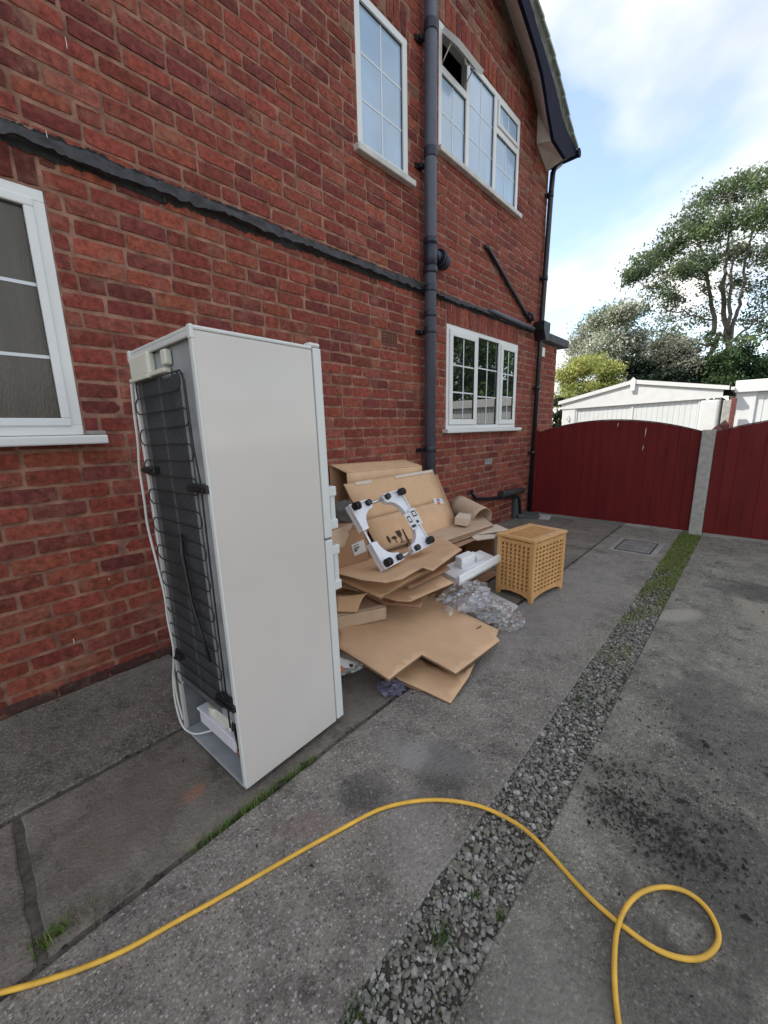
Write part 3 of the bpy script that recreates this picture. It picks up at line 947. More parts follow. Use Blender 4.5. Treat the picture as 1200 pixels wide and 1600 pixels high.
# single storey extension behind
ew = MB(); ew.box(-3, -.0055, Y1 - .05, EXY, -.05, 2.58)
ext = hpart(ew, 'extension_wall', M_mortar)
mass = MB(); mass.c = []
for k in range(0, 30):
    y = Y1 + .002 - (k % 2) * BL / 2
    while y < EXY:
        a, b_ = max(y, Y1 + .002), min(y + BL, EXY); y += BL
        if b_ - a < .04: continue
        vs, fs = brick_mesh(b_ - a - .0115, COURSE - .0125, 12000 + len(mass.v))
        mass.add([(v[0], v[1] + (a + b_) / 2, v[2] + .006 + (k + .5) * COURSE) for v in vs], fs)
        mass.c += [bcol(r2, y, 1)] * len(vs)
o = mass.build('brick_courses', M_brick, ext); o['kind'] = 'stuff'
rb = MB(); rb.box(-3.1, .10, Y1 + .005, 7.18, 2.585, 2.70, bev=.01)
hpart(rb, 'extension_roof', M_felt)
vb = MB(); vb.box(.002, .035, 6.26, 6.36, 2.37, 2.50, bev=.006)
hpart(vb, 'wall_box', M_upvc)

# ---- roof edge: soffit, box end, bargeboard, tiles
sw = [(1.0, 7.28), (3.2, 6.40), (4.74, 5.76), (5.03, 5.64), (5.47, 5.47), (5.75, 5.24)]
bl = [(1.0, 7.02), (3.2, 6.12), (4.62, 5.55), (4.88, 5.44), (5.07, 5.35), (5.25, 5.24), (5.37, 5.11), (5.46, 4.99), (5.66, 4.78)]
bu = [(1.0, 7.22), (3.2, 6.36), (4.83, 5.68), (5.25, 5.51), (5.63, 5.34), (5.80, 5.23), (5.96, 5.11), (6.48, 5.02)]
tt = [(1.0, 7.36), (3.2, 6.52), (4.83, 5.85), (5.25, 5.71), (5.63, 5.545), (5.80, 5.45), (5.96, 5.35), (6.14, 5.22), (6.46, 5.06)]


def lerp_poly(P, y):
    for (a, za), (b_, zb) in zip(P, P[1:]):
        if a <= y <= b_: return za + (zb - za) * (y - a) / (b_ - a)
    return P[-1][1] if y > P[-1][0] else P[0][1]


XB = 0.235
b = MB()
N = 60
sf = []
for i in range(N + 1):
    t = i / N
    yw = 1.0 + (5.752 - 1.0) * t; yo = 1.0 + (5.64 - 1.0) * t
    sf.append(((0.004, yw, lerp_poly(sw, yw)), (XB - .004, yo, lerp_poly(bl, yo) + .02)))
for p, q in zip(sf, sf[1:]):
    b.add([p[0], p[1], q[1], q[0]], [(0, 1, 2, 3)])
hpart(b, 'soffit', M_white_paint)
b = MB()          # box end at the eaves
b.add([(0.004, 5.752, 5.24), (0.004, 5.77, 4.90), (XB - .004, 5.68, 4.80), (XB - .004, 5.64, 4.83)], [(0, 1, 2, 3)])
b.add([(0.004, 5.77, 4.90), (0.004, 6.14, 4.735), (XB - .004, 6.09, 4.765), (XB - .004, 5.68, 4.80)], [(0, 1, 2, 3)])
hpart(b, 'eaves_box', M_white_paint)
b = MB(); b.add([(-8, 6.14, 4.74), (0.004, 6.14, 4.74), (XB, 6.095, 4.77), (XB, 6.47, 4.97), (-8, 6.47, 4.97)], [(0, 1, 2, 3, 4)]); hpart(b, 'eaves_soffit', M_navy)
b = MB()
low = bl + [(6.07, 4.755), (6.48, 4.965)]
loop = low + bu[::-1]
b.prism(loop, 'x', XB, XB + .022)
b.tube([(XB + .028, y, z + .012) for (y, z) in low], .008, 6)
hpart(b, 'bargeboard', M_navy)
NT = 30
for k in range(NT):
    ya, yb_ = 1.0 + 5.46 * k / NT, 1.0 + 5.46 * (k + 1) / NT
    b = MB(); x0 = -8.0; x1 = .275 + r2.uniform(-.006, .006)
    la, lb = lerp_poly(bu, ya) + .003, lerp_poly(bu, yb_) + .003
    ta, tb = lerp_poly(tt, ya) - .052, lerp_poly(tt, yb_) - .04
    vs = []
    for x in (x0, x1 - .018):
        vs += [(x, ya, la), (x, yb_, lb), (x, yb_, tb), (x, ya, ta)]
    b.add(vs, [(0, 1, 2, 3), (7, 6, 5, 4), (0, 4, 5, 1), (1, 5, 6, 2), (2, 6, 7, 3), (3, 7, 4, 0)], 1)
    vs = []
    for x in (x0, x1 + .012):
        vs += [(x, ya - .03, ta + .004), (x, yb_, tb + .004), (x, yb_, tb + .036), (x, ya - .03, ta + .036)]
    b.add(vs, [(0, 1, 2, 3), (7, 6, 5, 4), (0, 4, 5, 1), (1, 5, 6, 2), (2, 6, 7, 3), (3, 7, 4, 0)], 0)
    hpart(b, 'roof_tile_course', [M_tile_edge, M_tile])
b = MB()          # far slope of the roof
b.add([(-8, 1.0, 7.37), (.28, 1.0, 7.37), (.28, -4.5, 5.0), (-8, -4.5, 5.0), (-8, 1.0, 7.2), (.28, 1.0, 7.2), (.28, -4.5, 4.93), (-8, -4.5, 4.93)],
      [(0, 1, 2, 3), (7, 6, 5, 4), (1, 5, 6, 2), (0, 3, 7, 4), (2, 6, 7, 3)])
hpart(b, 'roof_far_slope', M_tile)
b = MB()          # gable end closing board at the other side of the house
b.prism([(Y0, 5.0), (1.0, 7.15), (6.1, 5.0)], 'x', -8.1, -8.0)
hpart(b, 'far_gable', M_mortar)
b = MB()          # gutter end along the eaves
b.tube([(-7.9, 6.52, 5.00), (.275, 6.52, 5.00)], .05, 12)
b.tube([(.275, 6.52, 5.00), (.29, 6.52, 5.00)], .056, 12)
hpart(b, 'gutter', M_navy)

# ---- windows
FR = .062


def glaze(w, y0, y1, z0, z1, nx, nz, pm, x=-.022, frame_b=None):
    """one glazed light: black gasket, pane, bars; w is the window object"""
    b = MB()
    t = .006
    b.box(x - .012, x + .004, y0 - t, y1 + t, z0 - t, z0); b.box(x - .012, x + .004, y0 - t, y1 + t, z1, z1 + t)
    b.box(x - .012, x + .004, y0 - t, y0, z0, z1); b.box(x - .012, x + .004, y1, y1 + t, z0, z1)
    b.build('gasket', M_gasket, w)
    b = MB(); b.box(x - .010, x - .004, y0, y1, z0, z1)
    b.build('pane', pm, w)
    bw = .0075
    for i in range(1, nx):
        yy = y0 + (y1 - y0) * i / nx
        b = MB(); b.box(x - .0045, x - .001, yy - bw, yy + bw, z0, z1); b.build('glazing_bar', M_bar, w)
    for j in range(1, nz):
        zz = z0 + (z1 - z0) * j / nz
        for i in range(nx):
            ya = y0 + (y1 - y0) * i / nx + (bw if i else 0); yb_ = y0 + (y1 - y0) * (i + 1) / nx - (bw if i < nx - 1 else 0)
            b = MB(); b.box(x - .0045, x - .0012, ya, yb_, zz - bw, zz + bw); b.build('glazing_bar', M_bar, w)


def ring(b, y0, y1, z0, z1, t, xa, xb, bev=.004):
    b.box(xa, xb, y0, y1, z0, z0 + t, bev=bev); b.box(xa, xb, y0, y1, z1 - t, z1, bev=bev)
    b.box(xa, xb, y0, y0 + t, z0 + t - .001, z1 - t + .001, bev=bev); b.box(xa, xb, y1 - t, y1, z0 + t - .001, z1 - t + .001, bev=bev)


def sill(w, y0, y1, z, xo, m, over=.05, h=.038):
    b = MB(); b.box(-.05, xo, y0 - over, y1 + over, z - h, z, bev=.008)
    b.build('sill', m, w)


# left ground floor window
a, c, d, e = WIN['left']
b = MB(); ring(b, a, c, d, e, .05, -.075, -.004); ring(b, a + .045, c - .045, d + .045, e - .045, .038, -.06, .008, .006)
w1 = hpart(b, 'window', M_upvc); w1['label'] = 'left ground floor window with dark obscured glass'
glaze(w1, a + .09, c - .083, d + .05, e - .09, 3, 3, M_pane_dark, x=-.010)
sill(w1, a, c, d - .002, .075, M_upvc, .085, .045)
b = MB(); b.box(.001, .045, c + .004, c + .085, d + .0, d + .02, bev=.004); b.build('sill_mortar', M_paleBrick, w1)

# narrow upstairs window
a, c, d, e = WIN['first']
b = MB(); ring(b, a, c, d, e, .055, -.075, -.002)
w2 = hpart(b, 'window', M_upvc); w2['label'] = 'narrow upstairs window'
glaze(w2, a + .06, c - .06, d + .06, e - .06, 2, 3, M_pane_blue, x=-.022)
sill(w2, a, c, d, .055, M_upvc_old, .05, .05)

# wide upstairs window with an open top vent
a, c, d, e = WIN['wide']
b = MB(); ring(b, a, c, d, e, .05, -.075, -.002)
m1, m2, tz = 4.12, 4.70, 4.60
b.box(-.07, -.003, m1 - .03, m1 + .03, d + .049, e - .049, bev=.004)
b.box(-.07, -.003, m2 - .03, m2 + .03, d + .049, e - .049, bev=.004)
b.box(-.07, -.0035, a + .049, m1 - .029, tz - .03, tz + .03, bev=.004)
b.box(-.07, -.0035, m2 + .029, c - .049, tz - .03, tz + .03, bev=.004)
w3 = hpart(b, 'window', M_upvc); w3['label'] = 'wide upstairs window with its left top vent open'
glaze(w3, a + .056, m1 - .036, d + .056, tz - .036, 2, 2, M_pane_blue)
glaze(w3, m1 + .036, m2 - .036, d + .056, e - .056, 2, 3, M_pane_blue)
glaze(w3, m2 + .036, c - .056, d + .056, tz - .036, 2, 2, M_pane_blue)
b = MB(); ring(b, m2 + .034, c - .052, tz + .034, e - .052, .036, -.03, .012, .005); b.build('vent_sash', M_upvc, w3)
glaze(w3, m2 + .075, c - .093, tz + .075, e - .093, 2, 1, M_pane_blue, x=.002)
# the open vent, hinged at its top edge and swung outwards
hz = e - .045
vs_ = MB(); H_ = e - .05 - (tz + .03)
y0_, y1_ = a + .05, m1 - .03
ang = R(41)


def sw_pt(x, y, zloc):      # zloc downwards from the hinge, x outwards from sash back
    return (math.sin(ang) * zloc + x * math.cos(ang) + .004, y, hz - math.cos(ang) * zloc + x * math.sin(ang))


def swbox(b, x0, x1, ya, yb_, s0, s1):
    vs = [sw_pt(x, y, s) for x in (x0, x1) for y in (ya, yb_) for s in (s0, s1)]
    b.add(vs, [(0, 1, 3, 2), (4, 6, 7, 5), (0, 4, 5, 1), (2, 3, 7, 6), (0, 2, 6, 4), (1, 5, 7, 3)])


t = .04
swbox(vs_, -.02, .02, y0_, y1_, 0, t); swbox(vs_, -.02, .02, y0_, y1_, H_ - t, H_)
swbox(vs_, -.02, .02, y0_, y0_ + t, t, H_ - t); swbox(vs_, -.02, .02, y1_ - t, y1_, t, H_ - t)
sash = vs_.build('open_vent_sash', M_upvc, w3)
b = MB(); swbox(b, -.004, .004, y0_ + t, y1_ - t, t, H_ - t); b.build('vent_pane', M_pane_blue, w3)
b = MB(); b.tube([(-.02, y0_ + .02, tz + .05), sw_pt(-.02, y0_ + .02, H_ * .6)], .006, 6); b.tube([(-.02, y1_ - .03, tz + .05), sw_pt(-.02, y1_ - .03, H_ * .6)], .006, 6)
b.tube([sw_pt(-.03, (y0_ + y1_) / 2 - .05, H_ - .02), sw_pt(-.05, (y0_ + y1_) / 2, H_ - .02), sw_pt(-.03, (y0_ + y1_) / 2 + .06, H_ - .03)], .008, 6)
b.build('vent_stay', M_cream, w3)
sill(w3, a, c, d, .055, M_upvc_old, .04, .05)

# small-paned ground floor window
a, c, d, e = WIN['ground']
b = MB(); ring(b, a, c, d, e, .045, -.075, -.002)
m1, m2 = 4.43, 4.985
b.box(-.07, -.003, m1 - .02, m1 + .02, d + .044, e - .044, bev=.004)
b.box(-.07, -.003, m2 - .02, m2 + .02, d + .044, e - .044, bev=.004)
w4 = hpart(b, 'window', M_upvc); w4['label'] = 'three light ground floor window reflecting trees'
for (p, q) in ((a + .045, m1 - .02), (m2 + .02, c - .045)):
    b = MB(); ring(b, p + .002, q - .002, d + .047, e - .047, .062, -.05, .014, .006); b.build('casement', M_upvc, w4)
    glaze(w4, p + .07, q - .07, d + .115, e - .115, 2, 3, M_pane_clear, x=.003)
glaze(w4, m1 + .027, m2 - .027, d + .052, e - .052, 2, 3, M_pane_clear)
sill(w4, a, c, d - .002, .075, M_upvc, .07, .042)

# ---- black strip of torn lead flashing
N = 420
vs, fs = [], []
nn = lambda f, o: noise.noise(Vector((y * f, o, o * 1.7)))
for i in range(N + 1):
    y = .1 + (5.95 - .1) * i / N
    zc_ = 2.665 + .02 * (y - 3) / 3 + .006 * nn(1.7, 3)
    h = .046 + .012 * nn(4, 1) + .010 * nn(17, 4)
    if y > 3.5: h *= .72
    o_ = .024 + .014 * nn(5, 2) + .010 * nn(16, 8) + .005 * nn(40, 5)
    vs += [(.001, y, zc_ + h + .010 * nn(28, 0) + .008 * nn(60, 9)), (.004 + o_ * .45, y, zc_ + h * .55 + .005 * nn(33, 6)), (.004 + o_ * .9, y, zc_ + h * .05 + .006 * nn(21, 3)),
           (.004 + o_ * 1.5, y, zc_ - h * .6 + .012 * nn(14, 5) + .008 * nn(45, 7)), (.006 + o_ * .8, y, zc_ - h * .55 + .01 * nn(14, 5)), (.002, y, zc_ - h * .7)]
for i in range(N):
    for k in range(5):
        fs.append((i * 6 + k, i * 6 + k + 1, i * 6 + k + 7, i * 6 + k + 6))
b = MB(); b.add(vs, fs)
hpart(b, 'lead_flashing', M_lead)
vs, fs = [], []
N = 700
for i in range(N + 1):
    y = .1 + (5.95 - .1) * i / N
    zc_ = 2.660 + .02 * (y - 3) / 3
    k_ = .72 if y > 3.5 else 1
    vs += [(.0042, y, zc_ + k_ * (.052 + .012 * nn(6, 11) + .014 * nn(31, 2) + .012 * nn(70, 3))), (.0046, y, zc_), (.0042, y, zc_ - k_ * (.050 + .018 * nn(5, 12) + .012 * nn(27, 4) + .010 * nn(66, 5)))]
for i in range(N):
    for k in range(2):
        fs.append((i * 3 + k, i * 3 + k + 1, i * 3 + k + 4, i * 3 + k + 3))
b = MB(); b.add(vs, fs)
hpart(b, 'strip_shade_band', M_stripshade)  # black ragged edge of the strip with the shadow gap below painted in
for (px, py, dz_) in ((103, 67, .045), (73, 214, .05), (115, 1002, .03), (170, 905, .012)):
    q = axx(px, py, .006)
    b = MB(); b.tube([(.006, q.y, q.z + dz_ / 2), (.007, q.y + .002, q.z), (.008, q.y + .001, q.z - dz_ / 2)], [.0012, .0016, .0024], 6); hpart(b, 'paint_drip', M_upvc)
for y in (1.02, 2.15, 2.62):
    b = MB(); b.tube([(.012, y, 2.62), (.018, y, 2.585)], .004, 6); hpart(b, 'nail', M_iron)

# ---- air brick
b = MB(); ring(b, 2.762, 2.968, 2.09, 2.21, .012, -.004, .002, .002)
ab = hpart(b, 'air_brick', M_airbrick)
for i in range(8):
    y = 2.774 + .182 * (i + .5) / 8 - .0035
    b = MB(); b.box(-.006, .001, y, y + .007, 2.102, 2.198); b.build('grille_bar', M_airbrick, ab)
for i in range(1, 4):
    b = MB(); b.box(-.006, .0005, 2.774, 2.956, 2.102 + .096 * i / 4 - .003, 2.102 + .096 * i / 4 + .003); b.build('grille_bar', M_airbrick, ab)
b = MB(); b.box(-.03, -.02, 2.76, 2.97, 2.09, 2.21); b.build('vent_back', M_dark, ab)
q = axx(763, 721)
b = MB(); b.box(-.003, .004, q.y - .10, q.y + .10, q.z - .038, q.z + .038, bev=.003); hpart(b, 'cement_patch', M_paleBrick)

# ---- grey soil pipe
PX, PY, PR = .088, 3.362, .056
b = MB(); b.tube([(PX, PY, -.02), (PX, PY, 7.6)], PR, 20)
soil = hpart(b, 'soil_pipe', M_greypipe); soil['label'] = 'thick grey soil pipe running up the wall'
for (z0, z1, dr) in [(4.64, 4.72, .006), (3.72, 3.80, .006), (3.03, 3.08, .012), (2.78, 2.84, .012), (2.40, 2.45, .010), (2.62, 2.68, .007), (2.25, 2.31, .008), (1.11, 1.17, .007)]:
    b = MB(); b.tube([(PX, PY, z0), (PX, PY, z0 + .008), (PX, PY, z1 - .008), (PX, PY, z1)], [PR + dr * .6, PR + dr, PR + dr, PR + dr * .6], 20); b.build('pipe_collar', M_darkpipe, soil)
b = MB(); b.tube([(PX, PY, 2.80), (PX, PY, 3.06)], PR + .005, 20); b.build('branch_socket', M_darkpipe, soil)
for z in (4.60, 3.66, 2.26, 1.13):
    b = MB(); b.box(0, .05, PY - .09, PY - .03, z - .015, z + .02, bev=.004); b.box(0, .012, PY - .12, PY - .03, z - .02, z + .02); b.build('pipe_bracket', M_blackpipe, soil)
b = MB(); b.tube([(PX, PY + .04, 2.955), (PX - .01, PY + .17, 2.965)], .048, 16)
for k in range(4):
    yy = PY + .15 + k * .042
    b.tube([(PX - .012 - .01 * k, yy, 2.965), (PX - .014 - .01 * k, yy + .024, 2.965)], .078 - .004 * abs(k - 1), 16)
b.tube([(PX - .045, PY + .27, 2.965), (-.02, PY + .33, 2.965)], .05, 16)
b.build('branch_pipe', M_darkpipe, soil)
b = MB(); b.tube([(.0, PY + .12, 3.49), (.05, PY + .13, 3.50), (.07, PY + .19, 3.52)], .006, 6); hpart(b, 'wall_hook', M_iron)

# ---- black downpipe at the corner, hopper and waste pipes
b = MB()
top = [(.08, 6.40, 4.90), (.07, 6.24, 4.79), (.062, 6.205, 4.72), (.062, 6.20, 4.66)]
b.tube(top + [(.06, 6.185, 4.5), (.055, 6.12, 2.75), (.055, 6.035, .03)], .035, 14)
dp = hpart(b, 'downpipe', M_blackpipe); dp['label'] = 'black downpipe at the house corner'
for z, yy in ((4.45, 6.18), (3.4, 6.145), (1.9, 6.095), (.95, 6.06)):
    b = MB(); b.tube([(.056, yy, z - .03), (.056, yy, z + .03)], .042, 14); b.box(0, .05, yy - .06, yy + .06, z - .012, z + .012); b.build('pipe_bracket', M_blackpipe, dp)
b = MB()
pl = [(5.97, 2.80), (6.20, 2.80), (6.20, 2.70), (6.14, 2.56), (6.06, 2.56), (5.97, 2.70)]
b.prism(pl, 'x', .012, .155); b.build('hopper', M_blackpipe, dp)
q0, q1 = axx(762, 387, .03), axx(829, 503, .03)
b = MB(); b.tube([(-.02, q0.y - .02, q0.z + .02), q0, q0.lerp(q1, .05), q1], .024, 10); hpart(b, 'waste_pipe', M_blackpipe)
q0, q1 = axx(769, 486, .04), axx(834, 514, .05)
b = MB(); b.tube([(-.02, q0.y, q0.z), (q0.x * .8, q0.y, q0.z), (q0.x, q0.y + .03, q0.z), q1], .026, 10); hpart(b, 'waste_pipe', M_greypipe)
q0 = axx(831, 492, .06)
b = MB(); b.tube([(-.02, q0.y - .02, q0.z + .02), (.05, q0.y, q0.z + .02), (.065, q0.y + .02, q0.z), (.07, q0.y + .02, 2.78)], .022, 10); hpart(b, 'waste_pipe', M_darkpipe)
b = MB(); b.tube([axx(786, 772, .05), axx(816, 766, .05)], .045, 14); b.tube([axx(783, 772.5, .05), axx(789, 771.5, .05)], .05, 14); hpart(b, 'waste_pipe', M_iron)
b = MB(); b.tube([axx(737, 768, .05), axx(743, 780, .05), axx(770, 779, .05), axx(808, 776, .05), axx(811, 779, .06), axx(813, 815, .06)], .024, 10); hpart(b, 'waste_pipe', M_blackpipe)
b = MB(); p = axx(806, 812, .03); b.box(.004, .05, p.y - .09, p.y + .06, -.02, .31, bev=.006); hpart(b, 'pipe_boxing', M_slate)

# gully slates at the foot of the pipe
p = az(825, 807)
b = MB(); b.box(-.16, .16, -.13, .13, 0, .05, bev=.012); o = b.build('slate_slab', M_slate); o.location = (p.x + .02, p.y - .05, .004); o.rotation_euler = (.10, .05, .5)
tag(o, 'dark slate piece lying over the drain at the downpipe foot', 'slate')
p = az(848, 810)
b = MB(); b.box(-.10, .10, -.10, .10, 0, .03, bev=.008); o = b.build('stone_piece', M_post); o.location = (p.x, p.y, .004); o.rotation_euler = (.06, .0, .2)
tag(o, 'pale flat stone beside the slate by the gate foot', 'stone')

# ---------------------------------------------------------------- gates and posts
GY = 6.06


def gate(name, x0, x1, topf, n, label, loc):
    g = empty(name, loc)
    tag(g, label, 'gate', None)
    w = (x1 - x0) / n
    for i in range(n):
        a, b_ = x0 + i * w + .0001, x0 + (i + 1) * w - .0001
        dy = rng.gauss(0, .0008)
        b = MB()
        za, zb = topf(a), topf(b_)
        zl = .035 + rng.uniform(-.004, .004)
        f0, f1 = GY + dy, GY + dy + .02
        c = .003
        vs = [(a, f0 + c, zl), (a + c, f0, zl), (b_ - c, f0, zl), (b_, f0 + c, zl), (b_, f1, zl), (a, f1, zl),
              (a, f0 + c, za), (a + c, f0, za), (b_ - c, f0, zb), (b_, f0 + c, zb), (b_, f1, zb), (a, f1, za)]
        b.add(vs, [tuple(range(6))[::-1], tuple(range(6, 12))] + [(k, (k + 1) % 6, 6 + (k + 1) % 6, 6 + k) for k in range(6)])
        o = b.build('board', M_gate, g); o.location = (-loc[0], -loc[1], -loc[2])
    m_ = 24
    vs, fs = [], []
    for i in range(m_ + 1):
        x = x0 + (x1 - x0) * i / m_; z = topf(x)
        vs += [(x, GY - .006, z + .001), (x, GY + .034, z + .001), (x, GY + .034, z + .013), (x, GY - .006, z + .013)]
    for i in range(m_):
        for k in range(4):
            fs.append((i * 4 + k, i * 4 + (k + 1) % 4, i * 4 + 4 + (k + 1) % 4, i * 4 + 4 + k))
    b = MB(); b.add(vs, fs + [(0, 1, 2, 3), (m_ * 4, m_ * 4 + 1, m_ * 4 + 2, m_ * 4 + 3)])
    o = b.build('top_cap', M_capgrey, g); o.location = (-loc[0], -loc[1], -loc[2])
    for z in (.25, .95):
        b = MB(); b.box(x0, x1, GY + .023, GY + .055, z, z + .09); o = b.build('rail', M_gate, g); o.location = (-loc[0], -loc[1], -loc[2])
    return g


M_capgrey = mat('weathered gate cap', (0.11, 0.05, 0.045), 0.8, 0.4, 20)
gA = gate('gate', .13, 2.068, lambda x: 1.245 + .155 * (1 - ((x - 1.085) / .955) ** 2), 18, 'dark red boarded gate with arched top between house and concrete post', (1.08, GY, 0))
gate('gate', 2.20, 4.15, lambda x: 1.245 + .155 * (1 - ((x - 3.19) / .955) ** 2), 18, 'dark red boarded gate cut off by the right edge of the photo', (3.19, GY, 0))
for (px, py, l__) in ((1009, 676, .11), (1005, 700, .06), (966, 664, .05)):
    q = ay(px, py, GY - .003)
    b = MB(); b.tube([(q.x, q.y, q.z + l__ / 2), (q.x - .003, q.y, q.z), (q.x - .006, q.y, q.z - l__ / 2)], [.003, .004, .002], 6); o = b.build('paint_drip', M_upvc, gA); o.location = -gA.location
b = MB(); b.box(2.072, 2.196, GY - .05, GY + .07, -.05, 1.262, bev=.008)
tag(b.build('concrete_post', M_post), 'pale concrete post between the two red gates', 'post')
b = MB(); b.box(.075, .127, GY - .01, GY + .05, .0, 1.285, bev=.006)
tag(b.build('hinge_post', M_gate), 'slim dark red post where the gate meets the house corner', 'post')
for (px, py, Y, lab) in ((1121, 664, 7.2, 'low red post top showing just behind the concrete post'), (1133, 656, 7.6, 'red post with pointed top behind the right gate')):
    p = ay(px, py, Y); s_ = .06
    b = MB(); z = p.z
    b.add([(p.x - s_, Y - s_, -.02), (p.x + s_, Y - s_, -.02), (p.x + s_, Y + s_, -.02), (p.x - s_, Y + s_, -.02), (p.x - s_, Y - s_, z - .07), (p.x + s_, Y - s_, z - .07), (p.x + s_, Y + s_, z - .07), (p.x - s_, Y + s_, z - .07), (p.x, Y, z)],
          [(0, 1, 2, 3), (0, 1, 5, 4), (1, 2, 6, 5), (2, 3, 7, 6), (3, 0, 4, 7), (4, 5, 8), (5, 6, 8), (6, 7, 8), (7, 4, 8)])
    tag(b.build('red_post', M_redpost), lab, 'post')
p = ay(1148, 622, 10.4)
b = MB(); b.box(p.x - .04, p.x + .04, 10.35, 10.43, -.02, p.z, bev=.01)
tag(b.build('tall_red_post', M_redpost), 'tall faded red post between the two white garages', 'post')
b = MB(); b.box(1.96, 2.10, 10.85, 10.97, -.02, 1.78, bev=.01)
tag(b.build('grey_post', M_post), 'grey concrete post against the side of the gabled garage', 'post')

# inspection cover in the drive
c4 = [az(920 + x / 4.286, 780 + y / 4.286) for x, y in ((200, 325), (235, 285), (440, 318), (412, 360))]
cx_ = sum(p.x for p in c4) / 4; cy_ = sum(p.y for p in c4) / 4
mh = empty('inspection_cover', (cx_, cy_, 0))
tag(mh, 'rectangular drain inspection cover set in the drive near the gate', 'drain cover')
w_, d_ = .17, .25
b = MB(); b.box(-w_ - .05, w_ + .05, -d_ - .06, d_ + .06, -.03, .009, bev=.003); b.build('surround', mat('pale cement', (.30, .285, .26), .9, .3, 14, .5, 70), mh)
b = MB(); ring_ = [(-w_, w_, -d_, -d_ + .014), (-w_, w_, d_ - .014, d_), (-w_, -w_ + .014, -d_ + .014, d_ - .014), (w_ - .014, w_, -d_ + .014, d_ - .014)]
for (a, c, e, f) in ring_: b.box(a, c, e, f, .0, .0125)
b.build('frame', M_iron, mh)
b = MB(); b.box(-w_ + .02, w_ - .02, -d_ + .02, d_ - .02, 0, .0115)
for i in range(5):
    for j in range(7):
        b.box(-.12 + i * .06 - .012, -.12 + i * .06 + .012, -.2 + j * .066 - .005, -.2 + j * .066 + .005, .0115, .014)
b.build('lid', mat('cover plate', (.22, .21, .195), .7, .4, 15), mh)

# ---------------------------------------------------------------- garages
g1 = empty('gabled_garage', (.35, 11, 0))
tag(g1, 'white concrete garage with low gable and ribbed up-and-over door behind the gate', 'garage')
GYF = 11.0


def gp(b, name, m, root=g1):
    o = b.build(name, m, root); o.location = -root.location; return o


XL, XR, XC = -1.26, 1.90, .30
b = MB(); b.box(XL, XL + .10, GYF + .05, 16, 0, 1.83); b.box(XR - .10, XR, GYF + .05, 16, 0, 1.87); b.box(XL, XR, 15.9, 16, 0, 1.85); gp(b, 'side_walls', M_garage)
b = MB(); b.box(XL - .0, XL + .33, GYF, GYF + .09, -.03, 1.78, bev=.02); gp(b, 'pillar', M_garage)
b = MB(); b.box(XR - .33, XR, GYF, GYF + .09, -.03, 1.82, bev=.05); gp(b, 'pillar', M_garage)
b = MB(); b.prism([(XL - .03, 1.75), (XR + .03, 1.84), (XR + .03, 1.99), (XC, 2.26), (XL - .03, 1.90)], 'y', GYF - .015, GYF + .03); gp(b, 'gable_panel', M_garage)
b = MB(); b.prism([(XL - .10, 1.87), (XL - .10, 1.955), (XC, 2.345), (XR + .12, 2.065), (XR + .12, 1.985), (XC, 2.255)], 'y', GYF - .055, GYF - .02); gp(b, 'fascia', M_upvc)
b = MB(); b.prism([(XC - .045, 2.10), (XC + .045, 2.10), (XC + .05, 2.34), (XC, 2.40), (XC - .05, 2.34)], 'y', GYF - .075, GYF - .055); gp(b, 'finial', M_upvc)
b = MB(); b.add([(XL - .12, GYF - .05, 1.965), (XC, GYF - .05, 2.355), (XR + .14, GYF - .05, 2.075), (XR + .14, 16.1, 2.075), (XC, 16.1, 2.355), (XL - .12, 16.1, 1.965)], [(0, 1, 4, 5), (1, 2, 3, 4)])
b.add([(XL - .12, GYF - .05, 1.945), (XC, GYF - .05, 2.335), (XR + .14, GYF - .05, 2.055), (XR + .14, 16.1, 2.055), (XC, 16.1, 2.335), (XL - .12, 16.1, 1.945)], [(5, 4, 1, 0), (4, 3, 2, 1)])
gp(b, 'roof', M_roofgrey)
b = MB(); b.box(XR + .145, XR + .20, GYF - .04, 15.9, 1.98, 2.04); gp(b, 'gutter', M_upvc)
DX0, DX1 = XL + .36, XR - .36
b = MB(); b.box(DX0 - .03, DX1 + .03, GYF + .045, GYF + .06, 0, 1.90); gp(b, 'door_panel', M_garagedoor)
b = MB(); b.box(DX0 - .03, DX0, GYF + .02, GYF + .07, 0, 1.86); b.box(DX1, DX1 + .03, GYF + .02, GYF + .07, 0, 1.88); b.box((DX0 + DX1) / 2 - .02, (DX0 + DX1) / 2 + .02, GYF + .025, GYF + .045, 0, 1.77); gp(b, 'door_frame', M_garage)
n = 24
for i in range(n):
    x = DX0 + (DX1 - DX0) * (i + .5) / n
    if abs(x - (DX0 + DX1) / 2) < .04: continue
    b = MB(); b.box(x - .042, x + .042, GYF + .040, GYF + .046, .05, 1.86, bev=.003); gp(b, 'door_rib', M_garagedoor)
b = MB(); b.tube([(XL + .15, GYF - .02, 1.62), (XL + .15, GYF - .05, 1.60), (XL + .15, GYF - .05, 1.50), (XL + .15, GYF - .02, 1.48)], .012, 8); gp(b, 'wall_handle', M_upvc)

